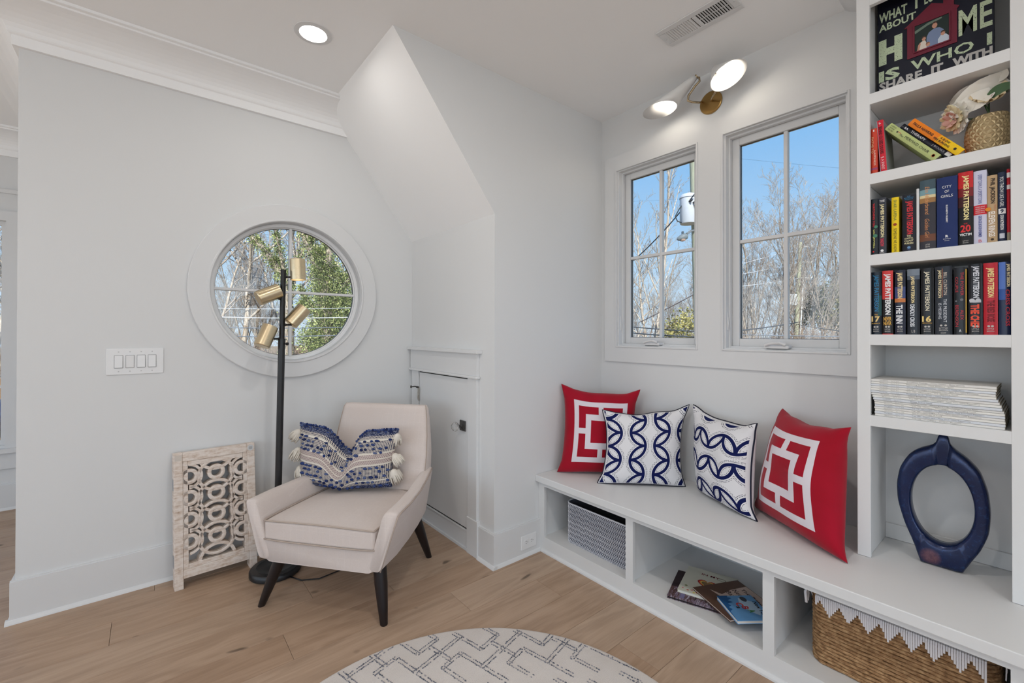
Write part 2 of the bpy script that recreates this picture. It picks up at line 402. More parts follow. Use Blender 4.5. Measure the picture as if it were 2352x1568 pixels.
# casement windows ------------------------------------------------------
def casement(name, y0, y1, handed):
    r = struct(empty(name, (XW, (y0+y1)/2, WZ0)))
    def L(b): return b                                     # geometry is given in world space, re-based on the root
    off = Vector(r.location)
    def put(part, m, mat, par=r, bev=0, base=None):
        m.v = [tuple(Vector(q)-off) for q in m.v]; return m.build(part, mat, par, None, bev)
    def frame(x0, x1, a, b, c, d, wv): # rectangular ring in the yz plane
        m = MB()
        m.box(x0, x1, a, a+wv, c, d); m.box(x0, x1, b-wv, b, c, d); m.box(x0, x1, a+wv, b-wv, c, c+wv); m.box(x0, x1, a+wv, b-wv, d-wv, d); return m
    z0, z1 = WZ0, WZ1
    put('jamb_bead', frame(XW-.022, XW+.02, y0, y1, z0, z1, .010), M_TRIM, bev=.002)
    put('jamb', frame(XW-.005, XW+.16, y0+.004, y1-.004, z0, z1, .016), M_TRIM)
    put('stop', frame(XW+.03, XW+.055, y0+.014, y1-.014, z0+.012, z1-.012, .014), M_TRIM, bev=.002)
    g = .020
    sash = put('sash', frame(XW+.062, XW+.105, y0+g, y1-g, z0+g+.004, z1-g, .045), M_TRIM, bev=.003)
    a, b, c, d = y0+g+.045, y1-g-.045, z0+g+.049, z1-g-.045
    put('gasket', frame(XW+.078, XW+.092, a-.002, b+.002, c-.002, d+.002, .004), M_BLACK)
    ym, zm = (a+b)/2, (c+d)/2
    put('muntin', MB().box(XW+.068, XW+.098, ym-.010, ym+.010, c, d), M_TRIM, bev=.003)
    put('muntin', MB().box(XW+.0687, XW+.0973, a, b, zm-.010, zm+.010), M_TRIM, bev=.003)
    for ya, yb in ((a, ym-.01), (ym+.01, b)):
        for za, zb in ((c, zm-.01), (zm+.01, d)): put('pane', MB().box(XW+.083, XW+.087, ya, yb, za, zb), M_GLASS)
    # crank and sash lock
    yc = ym+.02
    ck = put('crank_base', MB().prism(rrpts(yc-.06, z0+.018, yc+.06, z0+.036, .008), lambda a_, b_, d_: (d_, a_, b_), XW-.012, XW+.05), M_TRIM, bev=.003)
    path = [(XW-.012, yc-.045, z0+.040), (XW-.02, yc-.02, z0+.050), (XW-.02, yc+.02, z0+.046), (XW-.018, yc+.05, z0+.037)]
    put('crank_handle', MB().tube(path, [.010, .008, .007, .009], 10), M_TRIM)
    put('crank_shadow', MB().box(XW-.0125, XW+.03, yc-.052, yc+.045, z0+.0165, z0+.0185), M_BLACK)  # black strip stands in for the shadow under the crank base
    yl = y1-.020
    put('lock_slot', MB().box(XW+.012, XW+.028, yl+.0045, yl+.0085, z0+.10, z0+.25), flat('slot_grey', (.10, .10, .10, 1), .6))
    put('lock_lever', MB().tube([(XW+.018, yl+.004, z0+.12), (XW+.012, yl-.004, z0+.15), (XW+.016, yl+.002, z0+.22)], [.009, .006, .003], 8), M_TRIM)
    return r
casement('window_2', *W1, 1); casement('window_3', *W2, 1)
# flat casing around both casements (one continuous board surround)
m = MB(); c0, c1, d0, d1 = .50, 2.037, 1.180, 2.628; x0, x1 = XW-.016, XW
m.box(x0, x1, c0, c1, d0, WZ0); m.box(x0, x1, c0, c1, WZ1, d1); m.box(x0, x1, W1[1], c1, WZ0, WZ1); m.box(x0, x1, c0, W2[0], WZ0, WZ1); m.box(x0, x1, W2[1], W1[0], WZ0, WZ1)
struct(m.build('trim_4', M_TRIM))

# window of the next room -------------------------------------------------
def far_window():
    r = struct(empty('window_4', (FW[1], YF, FW[2]))); off = Vector(r.location)
    def put(part, m, mat): m.v = [tuple(Vector(q)-off) for q in m.v]; return m.build(part, mat, r)
    x0, x1, z0, z1 = FW
    m = MB()
    for a, b, c, d in ((x1, x1+.075, z0-.02, z1+.075), (x0-.075, x0, z0-.02, z1+.075), (x0, x1, z1, z1+.075)): m.box(a, b, YF-.022, YF, c, d)
    put('casing', m, M_TRIM)
    put('sill', MB().box(x0-.09, x1+.09, YF-.05, YF+.02, z0-.055, z0-.02), M_TRIM)
    put('apron', MB().box(x0-.075, x1+.075, YF-.02, YF, z0-.18, z0-.055), M_TRIM)
    m = MB()
    for a, b, c, d in ((x1-.03, x1, z0, z1), (x0, x0+.03, z0, z1), (x0+.03, x1-.03, z0, z0+.03), (x0+.03, x1-.03, z1-.03, z1)): m.box(a, b, YF+.03, YF+.08, c, d)
    put('sash', m, M_TRIM)
    for k in (1, 2, 3):
        z = z0+.03+(z1-z0-.06)*k/4; put('muntin', MB().box(x0, x1, YF+.045, YF+.075, z-.010, z+.010), M_TRIM)
    for k in (1, 2):
        x = x0+(x1-x0)*k/3; put('muntin', MB().box(x-.01, x+.01, YF+.0457, YF+.0743, z0, z1), M_TRIM)
    for k in range(4):
        za, zb = z0+.03+(z1-z0-.06)*k/4, z0+.03+(z1-z0-.06)*(k+1)/4
        put('pane', MB().box(x0+.03, x1-.03, YF+.058, YF+.062, za, zb), M_GLASS)
far_window()

# access door in the knee wall ------------------------------------------
door = struct(empty('door_1', (XK, 2.67, 0)))
def dput(part, m, mat, par=None, bev=0, smooth=None):
    base = Vector(door.location); m.v = [tuple(Vector(q)-base) for q in m.v]; return m.build(part, mat, par or door, smooth, bev)
dput('door_panel', MB().box(XK-.012, XK+.01, 2.342, 2.992, .140, 1.086), M_TRIM, bev=.0015)
dput('door_gap_shadow', MB().box(XK-.006, XK+.002, 2.335, 3.0, .128, 1.093), flat('dark_gap', (.02, .02, .02, 1), .8))  # dark sheet put in for the shadow in the gap round the door
dput('casing', MB().box(XK-.020, XK, 2.236, 2.337, .215, 1.095), M_TRIM, bev=.0015)
dput('casing', MB().box(XK-.020, XK, 3.0, 3.102, .215, 1.095), M_TRIM, bev=.0015)
dput('plinth_block', MB().box(XK-.026, XK, 2.222, 2.337, 0, .225), M_TRIM, bev=.002)
dput('plinth_block', MB().box(XK-.026, XK, 3.0, 3.125, 0, .225), M_TRIM, bev=.002)
dput('threshold_rail', MB().box(XK-.013, XK, 2.337, 3.0, .016, .128).box(XK-.020, XK, 2.337, 3.0, 0, .018).box(XK-.018, XK, 2.337, 3.0, .122, .130), M_TRIM, bev=.001)
dput('header_fillet', MB().box(XK-.032, XK, 2.222, 3.132, 1.095, 1.112), M_TRIM, bev=.005)
dput('header_board', MB().box(XK-.022, XK, 2.232, 3.122, 1.112, 1.252), M_TRIM, bev=.0015)
dput('header_cap', MB().box(XK-.042, XK, 2.205, 3.138, 1.252, 1.274), M_TRIM, bev=.002)
hg = dput('hinge', MB().box(XK-.020, XK-.012, 2.985, 3.006, .875, .975), flat('hinge_nickel', (.5, .47, .42, 1), .3, 1.0), bev=.001)
kx = Vector((XK-.016, 2.996, .975))
for z in (.90, .925, .95): dput('hinge_knuckle', MB().lathe([(.0055, -.011), (.0055, .011)], (XK-.022, 2.996, z), n=10), flat('hinge_nickel', (.5, .47, .42, 1), .3, 1.0), smooth=30)
dput('hinge_stop', MB().tube([kx+Vector((-.004, 0, 0)), kx+Vector((-.03, .004, .006)), kx+Vector((-.05, .012, .004))], .0035, 8).lathe([(.002, 0), (.010, .002), (.010, .010), (.004, .012)], kx+Vector((-.05, .012, .004)), (-1, .5, 0), 12).lathe([(.009, 0), (.009, .012)], kx+Vector((-.012, 0, -.006)), (0, 0, 1), 10), flat('oiled_bronze', (.05, .045, .04, 1), .4, .8), smooth=40)
rs = dput('rosette', MB().box(XK-.020, XK-.012, 2.362, 2.428, .752, .818), flat('pewter', (.16, .155, .15, 1), .4, .9), bev=.002)
dput('rosette_ring', MB().lathe([(.026, 0), (.026, .002), (.020, .004), (.013, .006)], (XK-.020, 2.395, .785), (-1, 0, 0), 28), flat('pewter', (.16, .155, .15, 1), .4, .9), smooth=40)
dput('knob_shank', MB().lathe([(.011, 0), (.008, .012), (.010, .026), (.014, .030)], (XK-.022, 2.395, .785), (-1, 0, 0), 20), flat('pewter', (.16, .155, .15, 1), .4, .9), smooth=40)
gk = G('crystal', .02); gk.set('Transmission Weight', .9); gk.set('IOR', 1.45); gk.color((.95, .96, .96, 1))
dput('glass_knob', MB().lathe([(.013, 0), (.024, .006), (.030, .016), (.030, .026), (.022, .038), (.010, .042)], (XK-.052, 2.395, .785), (-1, 0, 0), 12), gk.m)
# crown return where the bookcase meets the ceiling
struct(MB().prism([(.46, ZC), (.46, 2.85), (.515, 2.85), (.53, 2.862), (.60, 2.905), (.615, ZC)], lambda a, b, d: (d, a, b), 2.19, XW).build('trim_5', M_TRIM))
# ------------------------------------------------------------------ built-in bench
bench = empty('window_bench', (1.93, 1.4, 0))
tag(bench, 'white built-in window bench with open cubbies under its long seat', 'bench')
_b0 = Vector(bench.location)
def rel(root, m): o = Vector(root.location); m.v = [tuple(Vector(q)-o) for q in m.v]; return m
def put(root, part, m, mat, par=None, smooth=None, bev=0, seg=2): return rel(root, m).build(part, mat, par or root, smooth, bev, seg)
YB1, YB0, XF = YC-.001, -.62, 1.93
OPEN = [(1.412, 2.028), (.744, 1.367), (.075, .701), (-.57, .030)]
put(bench, 'seat_board', MB().box(1.90, XW-.001, YB0-.02, YB1, .440, .480), M_SHELF, bev=.003)
m = MB().box(XF, XF+.02, YB0, YB1, .002, .095).box(XF, XF+.02, YB0, YB1, .411, .440)
ed = [YB1]+[v for o in OPEN for v in (o[1], o[0])]+[YB0]
for a, b in zip(ed[0::2], ed[1::2]): m.box(XF, XF+.02, b, a, .095, .411)
put(bench, 'face_frame', m, M_SHELF)
put(bench, 'cubby_floor', MB().box(XF+.02, XW-.012, YB0, YB1, .072, .0935), M_SHELF)
put(bench, 'back_panel', MB().box(XW-.012, XW-.001, YB0, YB1, .0935, .440), M_SHELF)
for a, b in ((YB1, 2.040), (1.400, 1.378), (.734, .712), (.064, .042), (-.58, YB0)): put(bench, 'divider', MB().box(XF+.02, XW-.012, a, b, .0935, .440), M_SHELF)
put(bench, 'shoe_moulding', MB().prism([(0, .0), (.012, 0), (.011, .008), (.006, .017), (0, .019)], lambda a, b, d: (XF-a, d, b), YB0, 2.05), M_TRIM)

# ------------------------------------------------------------------ bookcase
XB = 2.242
case = empty('bookcase', (XB, .27, .48))
tag(case, 'tall white built-in bookcase with open shelves standing on the bench', 'bookcase')
put(case, 'stile', MB().box(XB, XB+.02, .459, .502, .481, ZC-.002), M_SHELF, bev=.0015)
put(case, 'stile', MB().box(XB, XB+.02, .036, .083, .481, ZC-.002), M_SHELF, bev=.0015)
put(case, 'side_panel', MB().box(XB+.02, XW-.001, .466, .500, .481, ZC-.002), M_SHELF)
put(case, 'side_panel', MB().box(XB+.02, XW-.001, .040, .072, .481, ZC-.002), M_SHELF)
put(case, 'back_panel', MB().box(XW-.014, XW-.001, .072, .466, .481, ZC-.002), M_SHELF)
put(case, 'top_rail', MB().box(XB, XB+.02, .083, .459, 2.705, ZC-.002), M_SHELF)
put(case, 'base_rail', MB().box(XW-.028, XW-.014, .072, .466, .481, .545), M_SHELF, bev=.002)
SH = [2.348, 2.025, 1.698, 1.378, 1.053]
for z in SH: put(case, 'shelf', MB().box(XB+.001, XW-.014, .0735, .4655, z-.043, z), M_SHELF, bev=.0015)

# ------------------------------------------------------------------ books: spine towards the room (-x), standing on a shelf
M_PAGE = flat('paper', lin(226, 218, 200), .8)
M_DARK = rgb(20, 21, 26, .3)
class Book:
    """book in local space: spine at x=0 looking to -x, thickness along y (0..t, left = +), height along z"""
    def __init__(s, name, label, t, h, d, cover, group, side=None, round_=.004):
        s.r = tag(empty(name), label, 'book', group); s.t, s.h, s.d = t, h, d
        c = .0022
        pr = [(0+round_*(2*k/6-1)**2, -t/2+t*k/6) for k in range(7)]
        outer = pr+[(d, t/2), (d, t/2-c)]+[(c+round_*.5, t/2-c), (c+round_*.5, -t/2+c)]+[(d, -t/2+c), (d, -t/2)]
        m = MB().prism(outer, lambda a, b, q: (a, b, q), 0, h)
        s.c = m.build('cover', cover, s.r, 30)
        MB().box(c+round_*.5, d-.004, -t/2+c, t/2-c, .003, h-.003).build('pages', M_PAGE, s.r)
    def band(s, mat, z0, z1, name='cover_band', y0=None, y1=None):
        y0 = -s.t/2 if y0 is None else y0; y1 = s.t/2 if y1 is None else y1
        r = .004; n = 6; A, B = [], []
        for k in range(n+1):
            y = y0+(y1-y0)*k/n; x = r*(2*(y/s.t))**2-.00045
            A.append((x, y, z0)); B.append((x, y, z1))
        vs = A+B; MB_ = MB(); MB_.add(vs, [(k, k+1, n+2+k, n+1+k) for k in range(n)]); return MB_.build(name, mat, s.r, 180)
    def down(s, txt, z1, z0, y0, y1, mat, off=.02, name='spine_lettering', shear=0):   # reads from top (z1) down to z0, letters between y0<y1
        return lettering(name, txt, (-.0009, y1, z1), (0, 0, -1), (0, -1, 0), z1-z0, y1-y0, mat, s.r, .0002, off, shear)
    def flat(s, txt, y1, y0, z0, z1, mat, off=.01, name='spine_lettering'):              # upright words
        return lettering(name, txt, (-.0009, y1, z0), (0, -1, 0), (0, 0, 1), y1-y0, z1-z0, mat, s.r, .0002, off)
    def disc(s, y, z, r, mat, name='emblem'):
        n = 16; m = MB(); m.add([(-.0012, y+r*math.cos(2*PI*k/n), z+r*math.sin(2*PI*k/n)) for k in range(n)], [tuple(range(n))]); return m.build(name, mat, s.r)
    def place(s, x, yl, yr, z): s.r.location = (x, (yl+yr)/2, z); return s
white, cream, red, gold, teal = rgb(235, 235, 235), rgb(225, 215, 170), rgb(205, 40, 45), rgb(225, 175, 80), rgb(50, 130, 175)
PUBL = rgb(190, 185, 180)
def imprint(b, z=.018, w_=.5):
    b.disc(b.t*.13, z+.012, .0035, PUBL); b.disc(-b.t*.13, z+.012, .0035, PUBL); b.flat('LITTLE', b.t*.25, -b.t*.25, z, z+.005, PUBL); b.flat('BROWN', b.t*.25, -b.t*.25, z-.008, z-.003, PUBL)
G1, G2, G3 = 'books on the second shelf', 'books on the third shelf', 'books on the fourth shelf'
D = .152
# third shelf (top 1.698): (left y, right y, top z)
R2 = [(0.461, 0.439, 1.925), (0.437, 0.412, 1.924), (0.396, 0.374, 1.917), (0.364, 0.324, 1.919), (0.3225, 0.3145, 1.933), (0.313, 0.269, 1.961), (0.266, 0.211, 1.957), (0.210, 0.172, 1.963), (0.171, 0.139, 1.957), (0.138, 0.114, 1.933), (0.113, 0.0935, 1.938), (0.0925, 0.083, 1.944)]
def mk(row, i, z, label, cover, grp, x=2.262, d=D):
    yl, yr, zt = row[i]; b = Book('book', label, yl-yr, zt-z, d, cover, grp); b.place(x, yl, yr, z); b.T, b.Hh = yl-yr, zt-z; return b
Z2 = 1.698
b = mk(R2, 0, Z2, 'dark slate paperback with red and green lettering at left end of third shelf', rgb(34, 40, 46, .4), G2)
h = b.h; b.down('WATCHING YOU', h*.92, h*.50, -.003, .004, red); b.down('LISA JEWELL', h*.45, h*.12, -.003, .004, rgb(200, 200, 110)); b.disc(-.006, h*.50, .006, rgb(70, 130, 105)); b.disc(-.004, h*.34, .007, rgb(70, 130, 105)); b.disc(.002, h*.06, .003, red)
b = mk(R2, 1, Z2, 'grey paperback with tall cream author name next to yellow paperback', rgb(52, 56, 66, .4), G2, d=.165)
h = b.h; b.flat('THE', .008, -.008, h*.925, h*.96, white); b.down('JAMES PATTERSON', h*.89, h*.30, -.007, .008, cream, .035); b.down('SHADOW', h*.28, h*.14, -.006, .006, rgb(220, 70, 90)); b.disc(0, h*.065, .005, white); b.flat('BOOKS', .007, -.007, h*.02, h*.04, PUBL)
b = mk(R2, 2, Z2, 'bright yellow paperback between two dark books', rgb(238, 206, 22, .45), G2)
h = b.h; b.down('SHARI LAPENA', h*.95, h*.58, -.005, .004, rgb(70, 110, 70), 0); b.disc(0, h*.51, .0055, rgb(150, 60, 30)); b.flat('A', .002, -.002, h*.503, h*.518, white); b.down('SOMEONE WE KNOW', h*.44, h*.02, -.005, .004, rgb(40, 40, 30), 0)
b = mk(R2, 3, Z2, 'near-black thick paperback with big red author name on third shelf', rgb(24, 25, 36, .35), G2)
h = b.h; b.flat('THE', .005, -.005, h*.955, h*.97, teal); b.flat('BESTSELLING', .014, -.014, h*.93, h*.945, teal); b.flat('AUTHOR OF', .012, -.012, h*.905, h*.92, teal); b.down('JAMES PATTERSON', h*.88, h*.30, -.012, .011, rgb(205, 50, 60), .035)
for k, t_ in enumerate(('THE', 'COAST-TO-', 'COAST', 'MURDERS')): b.flat(t_, .013 if k else .006, -.013 if k else -.006, h*(.255-.042*k), h*(.285-.042*k), cream, .02)
b.disc(0, h*.07, .005, rgb(110, 150, 190)); b.flat('V', .006, -.006, h*.02, h*.05, rgb(60, 80, 130))
mk(R2, 4, Z2, 'very thin white book standing beside a dusk-coloured hardback', rgb(226, 226, 226, .5), G2, x=2.258)
b = mk(R2, 5, Z2, 'hardback with a dusk sky spine and copper script beside a navy book', rgb(52, 50, 58, .3), G2)
h = b.h; b.band(rgb(64, 84, 94, .35), h*.86, h*.999); b.band(rgb(122, 158, 166, .35), h*.78, h*.86); b.band(rgb(222, 205, 160, .35), h*.74, h*.78); b.band(rgb(160, 118, 72, .35), h*.67, h*.74); b.band(rgb(108, 66, 46, .35), h*.12, h*.22)
b.down('Elin Hilderbrand', h*.90, h*.50, -.005, .007, rgb(214, 150, 96), 0, shear=.2); b.down('Golden Girl', h*.44, h*.17, -.005, .008, rgb(206, 140, 90), 0, shear=.2); b.flat('LITTLE', .006, -.006, h*.06, h*.08, PUBL); b.flat('BROWN', .006, -.006, h*.03, h*.05, PUBL)
b = mk(R2, 6, Z2, 'wide navy cloth hardback with three short lines of white title', rgb(28, 46, 98, .6), G2, x=2.258)
h = b.h
for k, (t_, w_) in enumerate((('CITY', .0125), ('OF', .006), ('GIRLS', .016))): b.flat(t_, w_, -w_, h*(.84-.065*k), h*(.875-.065*k), white, 0)
b.down('ELIZABETH GILBERT', h*.60, h*.35, -.0025, .0025, white, .02); b.flat('R', .004, -.004, h*.14, h*.175, white, .05); b.flat('RIVERHEAD', .010, -.010, h*.115, h*.125, white); b.flat('BOOKS', .006, -.006, h*.09, h*.10, white)
b = mk(R2, 7, Z2, 'hardback whose spine turns from red at the top to black with number 20', rgb(24, 24, 26, .25), G2)
h = b.h; b.band(rgb(196, 30, 36, .3), h*.78, h*.999); b.band(rgb(120, 24, 30, .3), h*.66, h*.78); b.band(rgb(60, 22, 26, .3), h*.52, h*.66)
b.down('JAMES PATTERSON', h*.95, h*.35, -.009, .009, rgb(240, 225, 160), .035); b.flat('THE', .005, -.005, h*.285, h*.305, red); b.flat('20', .013, -.013, h*.18, h*.28, rgb(222, 52, 56), .03); b.flat('VICTIM', .015, -.015, h*.13, h*.165, white, .03); b.flat('LITTLE', .007, -.007, h*.055, h*.07, PUBL); b.flat('BROWN', .007, -.007, h*.03, h*.045, PUBL)
b = mk(R2, 8, Z2, 'pale lavender hardback with a red block halfway down the spine', rgb(206, 206, 226, .4), G2)
h = b.h; b.band(rgb(206, 30, 44, .4), h*.40, h*.53); b.down('EVERY TOWN IS A SPORTS TOWN', h*.94, h*.55, -.005, .005, rgb(70, 84, 150), 0)
for k in range(4): b.flat('BUSINESS LESSONS', .011, -.011, h*(.418+.026*k), h*(.432+.026*k), white, 0)
b.down('GEORGE BODENHEIMER', h*.385, h*.09, -.004, .004, rgb(70, 84, 150), .02); b.flat('B', .004, -.004, h*.02, h*.06, rgb(206, 120, 130))
b = mk(R2, 9, Z2, 'tan paperback with black author name and an orange ball', rgb(190, 160, 122, .45), G2)
h = b.h; b.down('PHIL JACKSON', h*.95, h*.58, -.007, .007, rgb(45, 35, 30), .03); b.disc(.010, h*.50, .007, rgb(226, 140, 40)); b.down('THE SOUL OF', h*.56, h*.46, -.009, -.005, rgb(200, 100, 60), 0); b.down('ELEVEN RINGS', h*.46, h*.09, -.007, .009, rgb(240, 232, 222), .03); b.disc(0, h*.05, .004, rgb(60, 45, 35))
b = mk(R2, 10, Z2, 'slim navy book with a white square holding the number 9', rgb(32, 42, 68, .4), G2)
h = b.h; b.down('YOU THROW LIKE A GIRL', h*.93, h*.50, -.004, .005, white, 0); b.band(white, h*.40, h*.475, 'number_square', -.0085, .0085); b.flat('9', .004, -.004, h*.41, h*.465, rgb(30, 40, 66), .03); b.down('DON MCPHERSON', h*.38, h*.17, -.004, .004, white, .02); b.band(rgb(200, 205, 215), h*.05, h*.12, 'emblem', -.006, .006)
b = mk(R2, 11, Z2, 'sliver of a red book against the right side of the third shelf', rgb(178, 34, 46, .45), G2)
h = b.h; b.band(rgb(226, 214, 214), h*.72, h*.78); b.band(rgb(150, 140, 120), 0, h*.12); b.band(rgb(230, 226, 226), h*.88, h*.95)
# fourth shelf (top 1.378)
Z3 = 1.378
R3 = [(0.461, 0.4275, 1.629), (0.425, 0.392, 1.631), (0.387, 0.355, 1.629), (0.350, 0.314, 1.629), (0.311, 0.275, 1.628), (0.272, 0.226, 1.630), (0.222, 0.189, 1.621), (0.185, 0.150, 1.629), (0.148, 0.114, 1.629), (0.112, 0.084, 1.628)]
b = mk(R3, 0, Z3, 'black hardback with bright blue author name and gold 17', rgb(16, 26, 38, .2), G3)
h = b.h; b.band(rgb(26, 72, 72, .25), h*.30, h*.62, y0=-b.t/2, y1=-b.t*.15); b.down('JAMES PATTERSON', h*.95, h*.37, -.009, .010, rgb(40, 130, 180), .01); b.flat('THE', .005, -.005, h*.305, h*.325, gold); b.flat('17', .014, -.012, h*.20, h*.29, rgb(232, 200, 130), .03); b.flat('SUSPECT', .013, -.013, h*.165, h*.185, gold); imprint(b)
b = mk(R3, 1, Z3, 'hardback red above and black below with huge white author name', rgb(28, 26, 28, .2), G3)
h = b.h; b.band(rgb(206, 60, 58, .3), h*.55, h*.999); b.down('JAMES PATTERSON', h*.95, h*.31, -.010, .012, white, .04); b.flat('NEVER', .012, -.012, h*.215, h*.275, gold, .02); b.flat('NEVER', .012, -.012, h*.145, h*.205, gold, .02); imprint(b); b.band(red, 0, h*.012)
b = mk(R3, 2, Z3, 'navy hardback with an orange sunset strip and bold white title', rgb(32, 34, 52, .2), G3)
h = b.h; b.band(rgb(62, 74, 122, .3), h*.56, h*.74); b.band(rgb(196, 118, 62, .3), h*.50, h*.56); b.down('JAMES PATTERSON', h*.96, h*.56, -.008, .011, rgb(240, 215, 160), .03); b.down('THE INN', h*.46, h*.17, -.008, .011, rgb(226, 226, 230), .04); imprint(b)
b = mk(R3, 3, Z3, 'dark hardback with grey clouds at the top of a narrow cream title', rgb(26, 30, 40, .2), G3)
h = b.h; b.band(rgb(120, 130, 142, .3), h*.90, h*.999); b.band(rgb(84, 94, 108, .3), h*.84, h*.90); b.down('JAMES PATTERSON', h*.89, h*.48, -.004, .009, rgb(240, 220, 165), .03); b.down('DEADLY CROSS', h*.46, h*.12, -.004, .009, rgb(225, 228, 235), .03); b.flat('L B', .005, -.005, h*.03, h*.07, PUBL)
b = mk(R3, 4, Z3, 'black hardback with cream author name and a gold 16', rgb(20, 20, 22, .2), G3)
h = b.h; b.down('JAMES PATTERSON', h*.95, h*.36, -.007, .009, rgb(236, 226, 200), .02); b.flat('16', .014, -.011, h*.19, h*.28, rgb(236, 206, 130), .03); b.flat('SEDUCTION', .013, -.013, h*.165, h*.18, gold); imprint(b)
b = mk(R3, 5, Z3, 'widest dark hardback of the fourth shelf with two author names side by side', rgb(22, 26, 36, .2), G3)
h = b.h; b.band(rgb(120, 74, 52, .3), h*.55, h*.97, 'flag_strip', .001, .004); b.down('JAMES PATTERSON', h*.95, h*.54, .005, .016, rgb(238, 222, 180), .02); b.down('BILL CLINTON', h*.91, h*.58, -.010, -.001, rgb(222, 205, 190), 0); b.down('THE PRESIDENT', h*.52, h*.18, -.009, .000, rgb(215, 218, 225), 0); b.down('IS MISSING', h*.46, h*.23, .005, .013, rgb(215, 218, 225), 0); imprint(b, .022); b.flat('KNOPF', .007, -.007, h*.015, h*.035, PUBL)
b = mk(R3, 6, Z3, 'black hardback with crimson title lettering in two lines and a yellow edge', rgb(22, 23, 28, .2), G3)
h = b.h; b.down('THE POWER', h*.93, h*.58, -.009, -.001, rgb(196, 54, 66), 0); b.down('COUPLE', h*.86, h*.63, .005, .012, rgb(196, 54, 66), 0); b.down('ALEX', h*.37, h*.22, -.009, -.001, rgb(196, 54, 66), 0); b.down('BERENSON', h*.44, h*.12, .004, .012, rgb(196, 54, 66), 0); b.disc(-.004, h*.52, .0045, rgb(110, 112, 118)); b.disc(.010, h*.50, .003, rgb(110, 112, 118)); b.band(rgb(190, 150, 50, .4), h*.03, h*.97, 'edge_strip', -b.t/2, -b.t/2+.003); b.flat('A', .003, -.003, h*.04, h*.08, white)
b = mk(R3, 7, Z3, 'black hardback with a puff of steam above fiery orange-red title', rgb(20, 20, 26, .2), G3)
h = b.h; b.down('JAMES PATTERSON', h*.97, h*.52, -.010, .010, rgb(214, 216, 224), .03); b.band(rgb(196, 198, 204, .5), h*.455, h*.49, 'steam_puff', -.014, .014); b.disc(.008, h*.485, .007, rgb(196, 198, 204)); b.disc(-.007, h*.49, .006, rgb(196, 198, 204)); b.down('THE CHEF', h*.43, h*.10, -.010, .012, rgb(232, 84, 62), .05); imprint(b)
b = mk(R3, 8, Z3, 'glossy red hardback with pale gold author name and dark red title', rgb(186, 22, 40, .25), G3)
h = b.h; b.down('JAMES PATTERSON', h*.93, h*.52, -.009, .011, rgb(244, 218, 150), .03); b.down('THE RED ROSE', h*.48, h*.18, -.010, .008, rgb(110, 14, 24), .02); imprint(b)
b = mk(R3, 9, Z3, 'bright blue sky hardback at right end of the fourth shelf', rgb(28, 40, 72, .2), G3)
h = b.h; b.band(rgb(86, 120, 196, .3), h*.63, h*.999, y0=-.002, y1=b.t/2); b.band(rgb(50, 86, 160, .3), h*.48, h*.63, y0=-.002, y1=b.t/2); b.down('JAMES PATTERSON', h*.97, h*.66, -.013, -.003, rgb(236, 222, 180), .03); b.down('CRISS CROSS', h*.62, h*.12, -.012, -.002, rgb(176, 40, 56), .02)
# second shelf (top 2.025): two upright, two leaning over
Z1 = 2.025
b = Book('book', 'short orange-red paperback against left side of the second shelf', .022, .185, .12, rgb(204, 66, 42, .45), G1).place(2.262, .461, .439, Z1)
b.down('PATHS TO', .150, .085, .001, .007, rgb(236, 200, 150), 0); b.down('HAPPINESS', .095, .035, -.006, .000, rgb(236, 220, 200), 0); b.flat('1', .002, -.002, .172, .180, white); b.band(rgb(150, 70, 110), .018, .026)
b = Book('book', 'scarlet paperback tilted slightly left beside the orange-red paperback', .0205, .212, .15, rgb(208, 28, 50, .4), G1).place(2.262, .430, .409, Z1)
b.r.rotation_euler = (-math.radians(3.2), 0, 0); b.r.location = (2.262, .4195, Z1+.0006)
b.down('BEHIND CLOSED DOORS', .185, .075, -.005, .005, rgb(60, 16, 26), .02); b.down('B A PARIS', .062, .012, -.005, .005, rgb(244, 200, 205), 0); b.flat('h', .003, -.003, .195, .203, white); b.band(rgb(196, 200, 214), .002, .21, 'edge_strip', .0085, .0102)
MB().box(.004, .146, -.0109, -.0104, .004, .208).build('back_cover', rgb(150, 150, 148), b.r)
def leaning(label, top, bot, t, L, cover, d=.145):
    """spine centre line from top (y,z) to bottom (y,z)"""
    ty, tz = top; by, bz = bot; a = math.atan2(ty-by, tz-bz)
    b = Book('book', label, t, L, d, cover, G1); b.r.rotation_euler = (-a, 0, 0); b.r.location = (2.262, by, bz); return b
a3 = math.atan2(.405-.265, 2.211-2.042); t3 = .0285
b = leaning('pale green hardback leaning far over below the orange book', (.405, 2.2125), (.265, 2.0425), t3, .2205, rgb(184, 196, 130, .5))
b.r.location = (2.262, .265, Z1+.0008+t3/2*math.sin(a3)); h = b.h
for k, t_ in enumerate(('SUE', 'MONK', 'KIDD')): b.down(t_, h*.96, h*.86, .005-.007*k, .009-.007*k, rgb(80, 84, 56), 0)
b.down('The', h*.74, h*.66, -.001, .006, rgb(60, 64, 46), 0, shear=.4); b.down('MERMAID CHAIR', h*.64, h*.16, -.005, .004, rgb(52, 54, 44), 0); b.disc(0, h*.80, .003, rgb(50, 44, 40)); b.down('l', h*.79, h*.73, -.003, -.001, rgb(200, 120, 90)); b.disc(0, h*.07, .0055, rgb(190, 110, 60)); b.disc(0, h*.07, .0042, rgb(184, 196, 130))
b = leaning('orange to yellow hardback lying across the pale green book', (.345, 2.206), (.213, 2.043), .0275, .2105, rgb(236, 130, 30, .45))
b.r.rotation_euler = (-a3, 0, 0); b.r.location = (2.258, .265-.0486/math.cos(a3), Z1+.0008+.0275/2*math.sin(a3)); h = b.h
